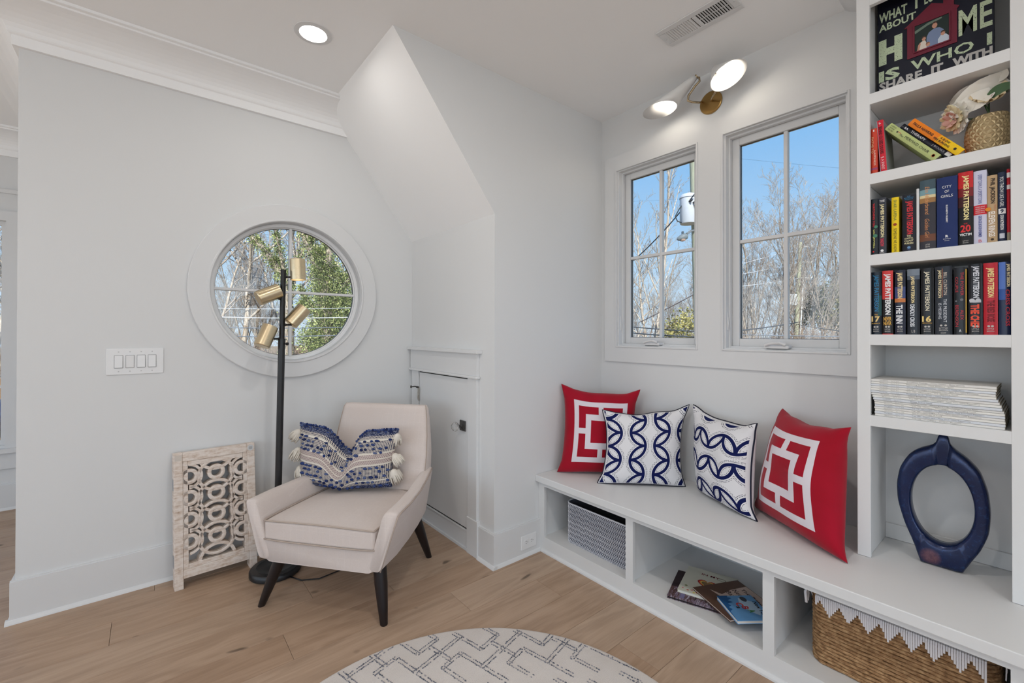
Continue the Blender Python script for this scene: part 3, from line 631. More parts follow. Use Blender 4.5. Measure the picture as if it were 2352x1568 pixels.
b.band(rgb(240, 196, 24, .45), .0005, h*.30); b.band(rgb(238, 166, 26, .45), h*.30, h*.45)
b.down('PAULA HAWKINS', h*.94, h*.54, -.004, .005, rgb(36, 26, 20), .02); b.down('A SLOW', h*.42, h*.24, -.009, -.002, rgb(36, 26, 20), .02); b.down('FIRE BURNING', h*.50, h*.20, .001, .008, rgb(36, 26, 20), .02); b.disc(0, h*.11, .0045, rgb(40, 32, 24))
b = leaning('black hardback with small white lettering wedged between green and orange books', (.36, 2.2), (.23, 2.03), .0195, .2085, rgb(26, 28, 38, .3))
b.r.rotation_euler = (-a3, 0, 0); b.r.location = (2.266, .265-.0242/math.cos(a3)-.0022, Z1+.0008+.0195/2*math.sin(a3)); h = b.h
b.down('B.A.', h*.93, h*.86, -.004, .003, white); b.down('THERAPY', h*.80, h*.50, -.005, .003, rgb(200, 200, 205), .01); b.down('J BOOKS', h*.36, h*.12, -.005, .003, rgb(170, 170, 176), 0); b.band(rgb(210, 210, 205), .0005, h*.09, y0=-.0095, y1=.004)
# ------------------------------------------------------------------ magazines on the fifth shelf
ORD = ['topmost', 'second from the top', 'third from the top', 'fourth from the top', 'fifth from the top', 'sixth from the top', 'seventh from the top', 'eighth from the top',
       'eighth from the bottom', 'seventh from the bottom', 'sixth from the bottom', 'fifth from the bottom', 'fourth from the bottom', 'third from the bottom', 'second from the bottom', 'lowest, on the shelf']
TOPICS = ['Bordeaux Ratings - Value Wines - Best of Italy', 'Exploring Scotch - New Zealand - Spain', 'Wine and Food Matching - California Pinot Noir', 'Top 100 - Champagne and Sparkling Wine - New York Wine Experience',
          'Top 100 - Champagne - U.S. Sparkling Wine', 'Burgundy 2010 - Rioja - Value Wines', 'White Burgundy - California Pinot Noir', 'Top 100 - Oregon - Champagne - New York Wine Experience', 'Great Travel Issue', 'How to Cook - White Burgundy - California Pinot Noir',
          'Top 100 - Oregon - Champagne - U.S. Sparkling Wine', 'Top 100 - Champagne - U.S. Sparkling Wine - New York Wine Experience', 'Top 100 - Champagne - Port - New World Wine Experience', 'The Encyclopedia of Food', 'Top 100 - Champagne - New York Wine Experience', 'Top 100 - Champagne - Oregon - Piedmont']
mrnd = random.Random(11); z = SH[4]+.0004
LE = [.447, .448, .447, .449, .448, .448, .450, .452, .456, .459, .4625, .4625, .462, .4625, .463, .462]
RE = [.098, .097, .097, .098, .098, .098, .100, .104, .106, .110, .113, .118, .119, .119, .117, .117]
INK = rgb(70, 66, 66)
for i in range(16):
    t = .0092+mrnd.uniform(-.0008, .0008); yl, yr = LE[i], RE[i]; k = 15-i
    r = tag(empty('magazine', (2.250+mrnd.uniform(0, .006), (yl+yr)/2, z)), 'white-spined magazine lying on the fifth shelf, %s of the stack' % ORD[k], 'magazine', 'magazines stacked on the fifth shelf')
    hw = (yl-yr)/2; sp = rgb(*[(226, 224, 220), (216, 220, 226), (232, 230, 224)][i % 3])
    MB().box(0, .225, -hw, hw, 0, t-.0008).build('cover', sp, r, None, .0012, 1)
    MB().box(.002, .224, -hw-.0006, hw+.0006, .0012, t-.002).build('pages', flat('mag_pages', lin(150, 138, 116), .8), r)
    lettering('spine_lettering', 'Wine Spectator', (-.0002, hw-.03, t*.30), (0, -1, 0), (0, 0, 1), .026, t*.40, INK, r, .0003)
    lettering('spine_lettering', 'Dec 31, 20%02d' % (4+i), (-.0002, hw-.065, t*.32), (0, -1, 0), (0, 0, 1), .024, t*.34, rgb(150, 148, 146), r, .0003)
    lettering('spine_lettering', TOPICS[k], (-.0002, hw-.112, t*.30), (0, -1, 0), (0, 0, 1), min(.19, .0034*len(TOPICS[k])), t*.42, INK, r, .0003)
    z += t
# ------------------------------------------------------------------ slogan picture frame on the top shelf
SX = 2.36
sg = tag(empty('slogan_sign', (SX, .29, SH[0])), 'black slogan sign with house-shaped photo window on the top shelf', 'sign')
navy, mint, maroon = rgb(18, 20, 36, .5), None, rgb(112, 34, 52, .5)
g = G('worn_mint_print', .6); pz = g.coord(); n_ = g.noise(pz, 260, 3, .7)
g.color(g.mix((n_ > .62), lin(192, 206, 174), lin(20, 22, 36))); M_MINT = g.m
put(sg, 'board', MB().box(SX, SX+.022, .125, .456, SH[0]+.0005, 2.765), navy, bev=.001)
def sgl(t_, yl, yr, z0, z1, off=.03, mat=None): return lettering('slogan_lettering', t_, (0-.0005, yl-.29, z0-SH[0]), (0, -1, 0), (0, 0, 1), yl-yr, z1-z0, mat or M_MINT, sg, .0006, off)
sgl('WHAT', .451, .362, 2.676, 2.716); sgl('I', .338, .331, 2.677, 2.716, .05); sgl('LOVE', .311, .258, 2.679, 2.716); sgl('MOST', .225, .13, 2.679, 2.716)
sgl('ABOUT', .451, .336, 2.638, 2.668); sgl('H', .452, .377, 2.498, 2.602, .07); sgl('ME', .216, .129, 2.503, 2.60, .02); sgl('IS', .452, .385, 2.428, 2.474, .04); sgl('WHO', .352, .176, 2.434, 2.474, .02); sgl('I', .143, .130, 2.434, 2.478, .05)
GR = rgb(190, 186, 182)
sgl('SHARE', .451, .318, 2.392, 2.427, .04, GR); sgl('IT', .292, .258, 2.392, 2.427, .05, GR); sgl('WITH', .233, .129, 2.392, 2.427, .05, GR)
hp = [(.362, 2.485), (.362, 2.612), (.372, 2.612), (.290, 2.672), (.257, 2.652), (.257, 2.69), (.228, 2.69), (.228, 2.632), (.213, 2.620), (.2195, 2.612), (.2195, 2.485)]
put(sg, 'house_shape', MB().prism(hp, lambda a, b, d: (d, a, b), SX-.004, SX), maroon)
ph = put(sg, 'photo_print', MB().box(SX-.0052, SX-.004, .239, .341, 2.502, 2.606), rgb(40, 52, 50, .25))
put(sg, 'photo_frame', MB().box(SX-.008, SX-.004, .339, .3435, 2.498, 2.61).box(SX-.008, SX-.004, .2365, .241, 2.498, 2.61).box(SX-.008, SX-.004, .241, .339, 2.605, 2.61).box(SX-.008, SX-.004, .241, .339, 2.498, 2.503), maroon)
# figures printed on the photo (flat print)
pq = Vector(ph.location)
def blob(name, pts, mat, lift): 
    m = MB(); m.add([(SX-.0053-lift, a, b) for a, b in pts], [tuple(range(len(pts)))]); put(sg, name, m, mat, par=ph); 
def ell(cy_, cz, ry, rz, n=14): return [(cy_+ry*math.cos(2*PI*k/n), cz+rz*math.sin(2*PI*k/n)) for k in range(n)]
skin, hair = rgb(196, 146, 124), rgb(70, 50, 40)
blob('printed_foliage', [(.340, 2.585), (.300, 2.60), (.262, 2.603), (.26, 2.597), (.30, 2.590), (.338, 2.574)], rgb(110, 126, 112), .0001)
blob('printed_shirt', [(.305, 2.503), (.304, 2.545), (.298, 2.560), (.284, 2.568), (.268, 2.566), (.256, 2.552), (.252, 2.530), (.255, 2.503)], rgb(120, 136, 168), .0002)
blob('printed_head', ell(.281, 2.580, .0075, .012), skin, .0003); blob('printed_hair', [(.2885, 2.582), (.287, 2.592), (.281, 2.5955), (.275, 2.592), (.2735, 2.582), (.277, 2.588), (.285, 2.588)], hair, .0004)
blob('printed_shirt', [(.272, 2.503), (.272, 2.520), (.264, 2.532), (.250, 2.532), (.241, 2.520), (.241, 2.503)], rgb(196, 206, 220), .0005)
blob('printed_head', ell(.258, 2.538, .0062, .009), skin, .0006); blob('printed_hair', [(.2645, 2.540), (.262, 2.5475), (.257, 2.5485), (.2515, 2.545), (.252, 2.540), (.258, 2.543)], hair, .0007)
blob('printed_dress', [(.328, 2.503), (.325, 2.528), (.318, 2.535), (.308, 2.535), (.304, 2.52), (.304, 2.503)], rgb(220, 210, 196), .0005)
blob('printed_arm', [(.332, 2.503), (.329, 2.524), (.322, 2.534), (.321, 2.526), (.326, 2.503)], skin, .0006)
blob('printed_head', ell(.312, 2.543, .0058, .0088), skin, .0006); blob('printed_hair', [(.3185, 2.543), (.317, 2.552), (.311, 2.554), (.306, 2.549), (.306, 2.545), (.312, 2.549)], hair, .0007)
blob('printed_head', ell(.300, 2.515, .006, .008), skin, .0008); blob('printed_hair', [(.307, 2.515), (.305, 2.523), (.299, 2.525), (.2935, 2.52), (.299, 2.520)], rgb(130, 88, 62), .0009)
# ------------------------------------------------------------------ gold vase with silk flowers
vx, vy = 2.352, .1385
def pot():
    r = tag(empty('flower_vase', (vx, vy, SH[1]+.0004)), 'gold vase with raised triangle pattern holding flowers on second shelf', 'vase')
    prof = lambda h: .038+.024*math.sin(PI*(.16+.70*h)) 
    nz, nt_ = 9, 20; HH = .142; vs, fs = [], []
    pt = lambda i, j: (lambda a, rr: Vector((rr*math.cos(a), rr*math.sin(a), HH*j/nz)))(2*PI*(i+(j % 2)*.5)/nt_, prof(j/nz))
    for j in range(nz):
        for i in range(nt_):
            if j % 2 == 0: T = [(pt(i, j), pt(i+1, j), pt(i, j+1)), (pt(i+1, j), pt(i+1, j+1), pt(i, j+1))]
            else: T = [(pt(i, j), pt(i+1, j), pt(i+1, j+1)), (pt(i, j), pt(i+1, j+1), pt(i, j+1))]
            for t_ in T:
                c = (t_[0]+t_[1]+t_[2])/3; nrm = Vector((c.x, c.y, 0)).normalized(); c = c+nrm*.0032
                b_ = len(vs); vs += [tuple(q) for q in t_]+[tuple(c)]; fs += [(b_, b_+1, b_+3), (b_+1, b_+2, b_+3), (b_+2, b_, b_+3)]
    mm = MB(); mm.add(vs, fs)
    gg = G('brushed_gold', .42, .5).color(lin(190, 170, 132)); mm.build('pot', gg.m, r)
    MB().lathe([(prof(0)-.002, 0), (.03, .002), (prof(.5)-.004, HH/2), (prof(1)-.004, HH-.001), (prof(1), HH), (prof(1)-.008, HH-.002), (.03, HH-.02)], n=24).build('rim', gg.m, r)
    return r
pot()
gp = G('silk_petal', .7); pz = gp.coord(); gp.color(gp.mix(gp.noise(pz, 22, 2), lin(240, 238, 234), lin(226, 218, 200))); gp.set('Subsurface Weight', .0)
M_PETAL = gp.m; M_CREAMP = flat('cream_petal', lin(226, 216, 178), .7); M_PINK = flat('blush_petal', lin(220, 176, 164), .7); M_LEAF = flat('silk_leaf', lin(86, 116, 84), .6)
def petal(m, base, d, up, L, W_, cup, n=6, wav=.0):
    d = Vector(d).normalized(); s_ = d.cross(Vector(up)).normalized(); u_ = s_.cross(d)
    ph_ = rnd.uniform(0, 6)
    def fn(a, b):
        wv = W_*math.sin(PI*min(1, .12+.80*b))**.8*(a-.5)*2
        return Vector(base)+d*(L*b)+s_*wv+u_*(cup*(4*(a-.5)**2*W_+math.sin(b*2.2)*L*.4)+wav*math.sin(7*a+9*b+ph_))
    m.grid(fn, n, n)
def flower(name, label, c, out, mats, spec):
    r = tag(empty(name, c), label, 'flower', 'silk flowers in the gold vase'); o = Vector(out).normalized()
    for mat, cnt, L, W_, spread, cup, part in spec:
        m = MB()
        for k in range(cnt):
            a = 2*PI*k/cnt+rnd.uniform(-.25, .25); e = o.orthogonal().normalized(); f = o.cross(e)
            side = e*math.cos(a)+f*math.sin(a); dd = (o*(1-spread)+side*spread)
            petal(m, o*rnd.uniform(-.004, .006)+side*.004, dd, -o, L*rnd.uniform(.85, 1.1), W_*rnd.uniform(.85, 1.1), cup, wav=.002)
        m.build(part, mat, r, 180)
    return r
M_STEM = flat('flower_stem', lin(70, 92, 60), .6)
fl = tag(empty('flower', (2.325, .172, 2.225)), 'large white magnolia bloom spreading left from the gold vase', 'flower', 'silk flowers in the gold vase')
m = MB()
V_ = (-.9, -.1, -.38)
petal(m, (0, -.075, .062), (-.02, 1, -.58), V_, .150, .046, .10, wav=.003); petal(m, (-.012, -.045, .020), (-.05, 1, -.55), (-.9, .1, .1), .105, .034, .10, wav=.002)
petal(m, (.012, -.04, .055), (.10, .9, -.25), (-.7, 0, -.7), .110, .040, .10, wav=.003); petal(m, (-.015, .005, -.002), (-.20, .75, -.60), (-.9, .3, -.1), .070, .030, .12); petal(m, (.0, -.05, .055), (-.2, -.3, .5), (-1, 0, -.1), .045, .026, .15)
m.build('petals', M_PETAL, fl, 180)
m = MB(); m.tube([(0, -.02, .0), (.01, -.035, -.05), (.02, -.04, -.10)], .003, 6); m.build('stem', M_STEM, fl, 180)
m = MB(); petal(m, (-.012, -.035, .004), (-.1, -.8, .30), (-.9, 0, -.3), .060, .020, .1); m.build('leaf', M_LEAF, fl, 180)
fl = flower('flower', 'cluster of small cream and blush hydrangea petals drooping at the left of the vase', (2.315, .222, 2.183), (-.6, .7, -.2), None,
       [(M_CREAMP, 16, .046, .017, .70, .25, 'cream_petals'), (M_PETAL, 18, .052, .018, .92, .2, 'white_petals'), (M_PINK, 7, .034, .013, .40, .3, 'blush_petals')])
m = MB().tube([(0, 0, 0), (.02, -.03, -.008), (.03, -.075, -.02)], .0025, 6); m.build('stem', M_STEM, fl, 180)
fl = flower('flower', 'pale peach bloom at the right of the gold vase beside the bookcase stile', (2.335, .138, 2.232), (-.8, .0, .5), None,
       [(flat('peach_petal', lin(226, 206, 170), .7), 11, .052, .021, .55, .25, 'petals'), (M_PINK, 6, .030, .012, .4, .3, 'inner_petals')])
m = MB().tube([(0, 0, 0), (.01, 0, -.04), (.012, .008, -.09)], .003, 6); m.build('stem', M_STEM, fl, 180)
# ------------------------------------------------------------------ blue ring vase on the bench top
def ring_vase():
    X0 = 2.385; yc_, = (.268,)
    r = tag(empty('ring_vase', (X0, yc_, .4804)), 'glossy dark blue ceramic ring vase with oval hole under the fifth shelf', 'vase')
    # outline measured in (y, z): outer and inner loops with matching angles about the hole centre
    outer = [(.328, .0), (.352, .075), (.377, .14), (.397, .22), (.401, .29), (.391, .36), (.362, .42), (.325, .452), (.293, .464), (.281, .478), (.279, .515),
             (.249, .515), (.247, .478), (.236, .460), (.200, .435), (.165, .39), (.145, .32), (.138, .24), (.143, .165), (.163, .10), (.190, .045), (.210, .0)]
    inner = []
    cyi, czi = .268, .240; ry, rz = .088, .150
    import bisect
    NO = 96
    P = [Vector((y, z_)) for y, z_ in outer]; P.append(P[0]); Ls = [0]
    for a, b_ in zip(P, P[1:]): Ls.append(Ls[-1]+(b_-a).length)
    O = []
    for k in range(NO):
        s_ = Ls[-1]*k/NO; i = min(bisect.bisect_right(Ls, s_)-1, len(P)-2); t = (s_-Ls[i])/(Ls[i+1]-Ls[i]); O.append(P[i].lerp(P[i+1], t))
    for _ in range(2):   # smooth everything but the foot
        O = [q if q.y < .012 else (O[k-1]+q*2+O[(k+1) % NO])/4 for k, q in enumerate(O)]
    I = []
    for q in O:
        a = math.atan2((q.y-czi)/rz, (q.x-cyi)/ry); I.append(Vector((cyi+ry*math.cos(a), czi+rz*math.sin(a))))
    rings_ = []
    for q, i in zip(O, I):
        th = .030 if q.y > .05 else .036
        if q.y > .47: th = .015
        sec = []
        for k in range(16):
            a = 2*PI*k/16; c = math.cos(a); s2 = math.sin(a)
            w_ = (math.copysign(abs(c)**.55, c)+1)/2; pt = q.lerp(i, 1-w_)
            sec.append((th*math.copysign(abs(s2)**.45, s2), pt.x-yc_, pt.y))
        rings_.append(sec)
    m = MB(); m.rings(rings_, closed=True)
    g = G('blue_glaze', .22, spec=.6); pz = g.coord(); n1 = g.noise(pz, 14, 4, .6); n2 = g.noise(pz, 90, 3, .7); x, y, z_ = g.xyz(pz)
    c = g.mix(n1, lin(16, 22, 52), lin(26, 46, 92)); c = g.mix(((n2-.55)*3).max(0).min(.6), c, lin(40, 76, 130)); 
    spot = ((g.math('POWER', (y-.03)*1.0, 2)+g.math('POWER', z_-.035, 2)).sqrt()); c = g.mix((((.034-spot)*34).max(0).min(.55))*n2*1.6, c, lin(150, 100, 100))  # pinkish highlight painted into the glaze colour
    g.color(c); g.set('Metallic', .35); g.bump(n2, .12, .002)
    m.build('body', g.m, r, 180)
    MB().lathe([(.0125, 0), (.0135, .004), (.0105, .006), (.009, 0)], (0, .264-yc_, .514), n=20).build('lip', g.m, r, 60)
ring_vase()
# ------------------------------------------------------------------ cushions on the bench
def cushion(name, label, BL, BR, TL, TR, thick, mat, pipe=None, n=36, bow=.055, ears=1.0, wr=.010, group='square cushions on the window bench', facing=None, cat='cushion'):
    BL, BR, TL, TR = map(Vector, (BL, BR, TL, TR)); base = (BL+BR)/2
    base = Vector((base.x, base.y, min(BL.z, BR.z)))
    r = tag(empty(name, base), label, cat, group); nrm = (BR-BL).cross(TL-BL).normalized()
    ph_ = rnd.uniform(0, 9)
    def P(s_, t):
        k = 1-bow*(1-t*t)**1.2; l = 1-bow*(.35 if t < 0 else 1.0)*(1-s_*s_)**1.2
        a, b = (s_*k+1)/2, (t*l+1)/2
        rip = .005*math.sin(6.5*s_+ph_)*math.sin(2.0*t+ph_)*max(abs(s_), abs(t))**3
        ear = .022*max(0, abs(s_*t)-.72)/.28
        return BL*(1-a)*(1-b)+BR*a*(1-b)+TL*(1-a)*b+TR*a*b+(TL-BL).normalized()*(rip*(t > -.6)+ear*(.9 if t > 0 else 0))+(BR-BL).normalized()*(ear*math.copysign(.8, s_))+nrm*(ear*.8*math.sin(3*s_+5*t+ph_))
    def Hh(s_, t): return thick*(max(0, 1-s_*s_)*max(0, 1-t*t))**.42
    def W(s_, t): return wr*math.sin(5*s_+3*t+ph_)*math.sin(4.3*t-2*s_+ph_*.7)*(1-s_*s_)*(1-t*t)**.5
    f = lambda q: math.copysign(1-(1-abs(q))**1.6, q)
    me = bpy.data.meshes.new('cover'); vs, fs, uvs = [], [], []
    for side in (1, -1):
        b = len(vs)
        for j in range(n+1):
            for i in range(n+1):
                s_, t = f(2*i/n-1), f(2*j/n-1)
                vs.append(tuple(P(s_, t)+nrm*side*(Hh(s_, t)*(1 if side > 0 else .75)+(W(s_, t) if side > 0 else 0))-base)); uvs.append(((s_+1)/2, (t+1)/2) if side > 0 else (.02, .02))
        for j in range(n):
            for i in range(n):
                q = (b+j*(n+1)+i, b+j*(n+1)+i+1, b+(j+1)*(n+1)+i+1, b+(j+1)*(n+1)+i); fs.append(q if side > 0 else q[::-1])
    me.from_pydata(vs, [], fs); ul = me.uv_layers.new(name='UVMap')
    for lp in me.loops: ul.data[lp.index].uv = uvs[lp.vertex_index]
    bm = bmesh.new(); bm.from_mesh(me); bmesh.ops.remove_doubles(bm, verts=bm.verts, dist=.0003); bm.to_mesh(me); bm.free()
    me.materials.append(mat); finish(me, 180); link('cover', me, r)
    if pipe:
        loop = [P(s_, t)-base for s_, t in [(-1+2*k/30, -1) for k in range(30)]+[(1, -1+2*k/30) for k in range(30)]+[(1-2*k/30, 1) for k in range(30)]+[(-1, 1-2*k/30) for k in range(30)]]
        MB().tube(loop, .0045, 6, closed=True).build('piping', pipe, r, 180)
    return r, P, nrm, base
def red_fabric():
    g = G('crimson_fretwork_fabric', .75, spec=.15); u, v = g.uv()
    x, y = (u-.13)/.74, (v-.13)/.74; inn = x.within(0, 1) & y.within(0, 1)
    cheb = (x-.5).abs().max((y-.5).abs())
    ring1 = cheb.within(.415, .5); ring2 = cheb.within(.185, .285)
    con = (((x-.5).abs() < .045) | ((y-.5).abs() < .045)) & cheb.within(.27, .43)
    msk = (ring1 | ring2 | con) & inn
    wv = g.noise(g.coord('Object'), 900, 2)
    c = g.mix(msk, g.mix(g.noise(g.coord('Object'), 9, 2), lin(150, 8, 28), lin(170, 12, 42)), lin(222, 214, 220)); g.color(c); g.bump(wv, .15, .001)
    g.set('Sheen Weight', .15); return g.m
def blue_fabric(rot):
    g = G('navy_leaf_chain_fabric' + ('_rows' if rot else ''), .75, spec=.15); u, v = g.uv()
    if rot: u, v = v, u
    sc_ = 5.2
    y = (v*sc_+.3).mod(2.0); x = (u*sc_+(.35 if not rot else .1)).mod(3.24); x = x.min(3.24-x)-.31
    def dist(cx, cy_): return (g.math('POWER', (x-cx).abs(), 2)+g.math('POWER', (y-cy_).abs(), 2)).sqrt()
    C = [dist(1, -1), dist(0, 0), dist(1, 1), dist(0, 2), dist(1, 3)]
    f = C[0].max(C[1])
    for a, b in zip(C[1:], C[2:]): f = f.min(a.max(b))
    navy_ = f.within(.90, 1.09)
    ang = ((x*1.0+y*1.0)*26).sin(); ang2 = ((x-y)*26).sin()
    dots = ((f-1.18).abs() < .013) | ((f-1.25).abs() < .011) | ((f-.84).abs() < .011)
    dots = dots & ((ang*ang2) > -.25)
    edge = (u.within(.012, .988) & v.within(.012, .988))
    c = g.mix(navy_ & edge, lin(226, 224, 226), lin(14, 24, 78)); c = g.mix(dots & edge, c, lin(40, 42, 60)); g.color(c)
    g.bump(g.noise(g.coord('Object'), 900, 2)+navy_*1.5, .25, .001); return g.m
M_RED = red_fabric(); M_PIPE = rgb(22, 24, 44, .6)
cushion('throw_pillow', 'red cushion with white interlocking squares in the corner behind blue cushion', (2.045, 2.005, .484), (2.39, 1.675, .484), (2.128, 2.050, 1.022), (2.470, 1.715, .99), .100, M_RED, bow=.085)
cushion('throw_pillow', 'white cushion with navy leaf chains running upward, next to the corner red cushion', (2.085, 1.705, .484), (2.415, 1.365, .484), (2.185, 1.752, .885), (2.492, 1.392, .93), .095, blue_fabric(0), M_PIPE, bow=.10)
cushion('throw_pillow', 'white cushion with navy leaf chains running sideways, beside the large red cushion', (2.435, 1.275, .484), (2.245, .915, .484), (2.497, 1.325, .935), (2.330, .925, .915), .105, blue_fabric(1), M_PIPE, bow=.09)
cushion('throw_pillow', 'large red cushion with white interlocking squares leaning against the bookcase', (2.418, .955, .484), (2.118, .520, .484), (2.475, .860, .985), (2.215, .535, .985), .120, M_RED, bow=.08)

# ------------------------------------------------------------------ armchair (local frame: x right, y back)
CA = math.atan2(-.527, .422)
chair = tag(empty('armchair', (.656, 2.283, 0), (0, 0, CA)), 'pale taupe upholstered armchair on dark tapered legs below the round window', 'armchair')
def fabric_mat():
    g = G('taupe_upholstery', .85, spec=.12); p_ = g.coord(); x, y, z = g.xyz(p_)
    n1 = g.noise(p_, 5, 2); wv = g.noise(g.vec(x*3, y*3, z*.4), 260, 2, .7); wv2 = g.noise(g.vec(x*.4, y*.4, z*3), 260, 2, .7)
    gx = (((x*1.0)/.036).fract()-.5).abs(); gz = (((z+y*.9)/.055).fract()-.5).abs()
    ln = ((gx > .478) | (gz > .482)) & (n1 > .46)
    c = g.mix(n1, lin(214, 201, 194), lin(224, 213, 208)); c = g.mix((wv+wv2)*.5-.2, c, lin(196, 181, 171)); c = g.mix(ln*.30, c, lin(226, 216, 208)); g.color(c)
    g.bump(wv+wv2+ln*1.5, .25, .0015); g.set('Sheen Weight', .2); return g.m
M_FAB = fabric_mat(); M_SEAM = flat('taupe_piping', lin(178, 162, 150), .85)
def qring(c4, r, n=4):
    """rounded quad ring from four corners given counter-clockwise as (a,b)"""
    out = []; P4 = [Vector(c) for c in c4]
    for i in range(4):
        p0, p1, p2 = P4[i-1], P4[i], P4[(i+1) % 4]; d0, d1 = (p0-p1), (p2-p1); rr = min(r, d0.length*.49, d1.length*.49)
        a, b = p1+d0.normalized()*rr, p1+d1.normalized()*rr
        for k in range(n+1):
            t = k/n; out.append((a*(1-t)**2+p1*2*t*(1-t)+b*t*t))
    return out
def lerp_rows(rows, t):
    n = len(rows)-1; i = min(int(t*n), n-1); f_ = t*n-i; f_ = f_
    return [tuple(a*(1-f_)+b*f_ for a, b in zip(p, q)) for p, q in zip(rows[i], rows[i+1])]
ARMROWS = [  # front .. back : inner bottom, outer bottom, outer top, inner top
    [(.262, .246), (.330, .240), (.425, .532), (.350, .536)], [(.268, .246), (.335, .240), (.418, .534), (.342, .538)],
    [(.262, .248), (.325, .244), (.398, .536), (.325, .540)], [(.246, .252), (.308, .250), (.368, .545), (.298, .548)], [(.225, .262), (.285, .262), (.335, .56), (.270, .56)]]
for sgn in (1, -1):
    R = []; N = 20
    for k in range(N+1):
        v = -.022+.645*k/N; q = lerp_rows(ARMROWS, k/N); ring = qring(q, .030)
        if k == 0:
            c = sum(ring, Vector((0, 0)))/len(ring); R.append([(sgn*(c.x+(p.x-c.x)*.86), v, c.y+(p.y-c.y)*.95) for p in ring]); v += .010
        R.append([(sgn*p.x, v, p.y) for p in ring])
    arm = MB().rings(R).build('arm', M_FAB, chair, 60)
    o_ = [(sgn*(lerp_rows(ARMROWS, k/N)[2][0]-.003), -.010+.63*k/N, lerp_rows(ARMROWS, k/N)[2][1]-.010) for k in range(N+1)]
    fr = [(sgn*(.330+.095*t_), -.016, .246+.284*t_) for t_ in (0, .25, .5, .75, .97)]
    MB().tube(fr+o_[1:], .0035, 6).build('arm_piping', M_SEAM, arm, 180)
BK = [(.27, .47, .60, .285), (.40, .50, .635, .305), (.53, .53, .655, .318), (.64, .56, .668, .318), (.75, .592, .680, .308), (.85, .615, .688, .296), (.905, .628, .692, .286), (.925, .640, .686, .276)]
R = []
for i in range(len(BK)-1):
    for k in range(4):
        t = k/4; R.append([a*(1-t)+b*t for a, b in zip(BK[i], BK[i+1])])
R.append(list(BK[-1]))
back = MB().rings([[(p.x, p.y, z) for p in qring([(-hw, v0), (hw, v0), (hw, v1), (-hw, v1)], .035)] for z, v0, v1, hw in R]).build('backrest', M_FAB, chair, 70)
for sgn in (1, -1):
    MB().tube([(sgn*(hw-.004), v0+.012, z) for z, v0, v1, hw in R if z > .52], .0032, 6).build('back_piping', M_SEAM, back, 180)
# front rail / seat deck
R = []
for v, sx_ in ((-.020, .97), (-.010, 1), (.25, .98), (.60, .86)):
    R.append([(p.x, v, p.y) for p in qring([(-.300*sx_, .236), (.300*sx_, .236), (.330*sx_, .352), (-.330*sx_, .352)], .03)])
MB().rings(R).build('seat_rail', M_FAB, chair, 60)
# seat cushion, puffed, with piping round both edges
def cush(u_, v_):
    return u_, v_
def seat():
    nx, ny = 24, 22; m = MB(); hw0, hw1, v0, v1 = .312, .272, -.034, .515
    def pos(i, j, top):
        s_, t = 2*i/nx-1, 2*j/ny-1; k = max(0, (abs(s_)**6+abs(t)**6)); 
        cr = 1-.035*(abs(s_*t))**4
        v = v0+(v1-v0)*(t*cr+1)/2; hw = hw0+(hw1-hw0)*(v-v0)/(v1-v0)
        z = (.438+.020*(1-s_*s_)*(1-t*t*.6)) if top else .348
        return (s_*cr*hw, v, z)
    vs = [pos(i, j, 1) for j in range(ny+1) for i in range(nx+1)]+[pos(i, j, 0) for j in range(ny+1) for i in range(nx+1)]; o = (nx+1)*(ny+1); fs = []
    for j in range(ny):
        for i in range(nx):
            a = j*(nx+1)+i; fs += [(a, a+1, a+nx+2, a+nx+1), (o+a+nx+1, o+a+nx+2, o+a+1, o+a)]
    rim = [i for i in range(nx+1)]+[j*(nx+1)+nx for j in range(1, ny+1)]+[ny*(nx+1)+i for i in range(nx-1, -1, -1)]+[j*(nx+1) for j in range(ny-1, 0, -1)]
    for a, b in zip(rim, rim[1:]+rim[:1]): fs.append((a, o+a, o+b, b))
    m.add(vs, fs); c = m.build('seat_cushion', M_FAB, chair, 50, .012, 3)
    for off, dz in ((0, .002), (o, .001)):
        MB().tube([Vector(vs[a+off])*1.0+Vector((0, 0, dz)) for a in rim], .004, 6, closed=True).build('cushion_piping', M_SEAM, c, 180)
seat()
g = G('espresso_wood', .35, spec=.4); g.color(lin(30, 22, 22)); M_LEG = g.m
for tp, ft in (((-.245, .035, .25), (-.330, -.006, 0)), ((.300, .035, .25), (.347, -.010, 0)), ((.262, .535, .27), (.310, .625, 0)), ((-.262, .535, .27), (-.310, .625, 0))):
    tp, ft = Vector(tp), Vector(ft); m = MB()
    m.rings([[tuple(tp.lerp(ft, t)+Vector((r_*math.cos(2*PI*k/20), r_*math.sin(2*PI*k/20), 0))) for k in range(20)] for t, r_ in ((0, .032), (.3, .031), (.7, .024), (.985, .018), (1, .0165))])
    m.build('leg', M_LEG, chair, 50)

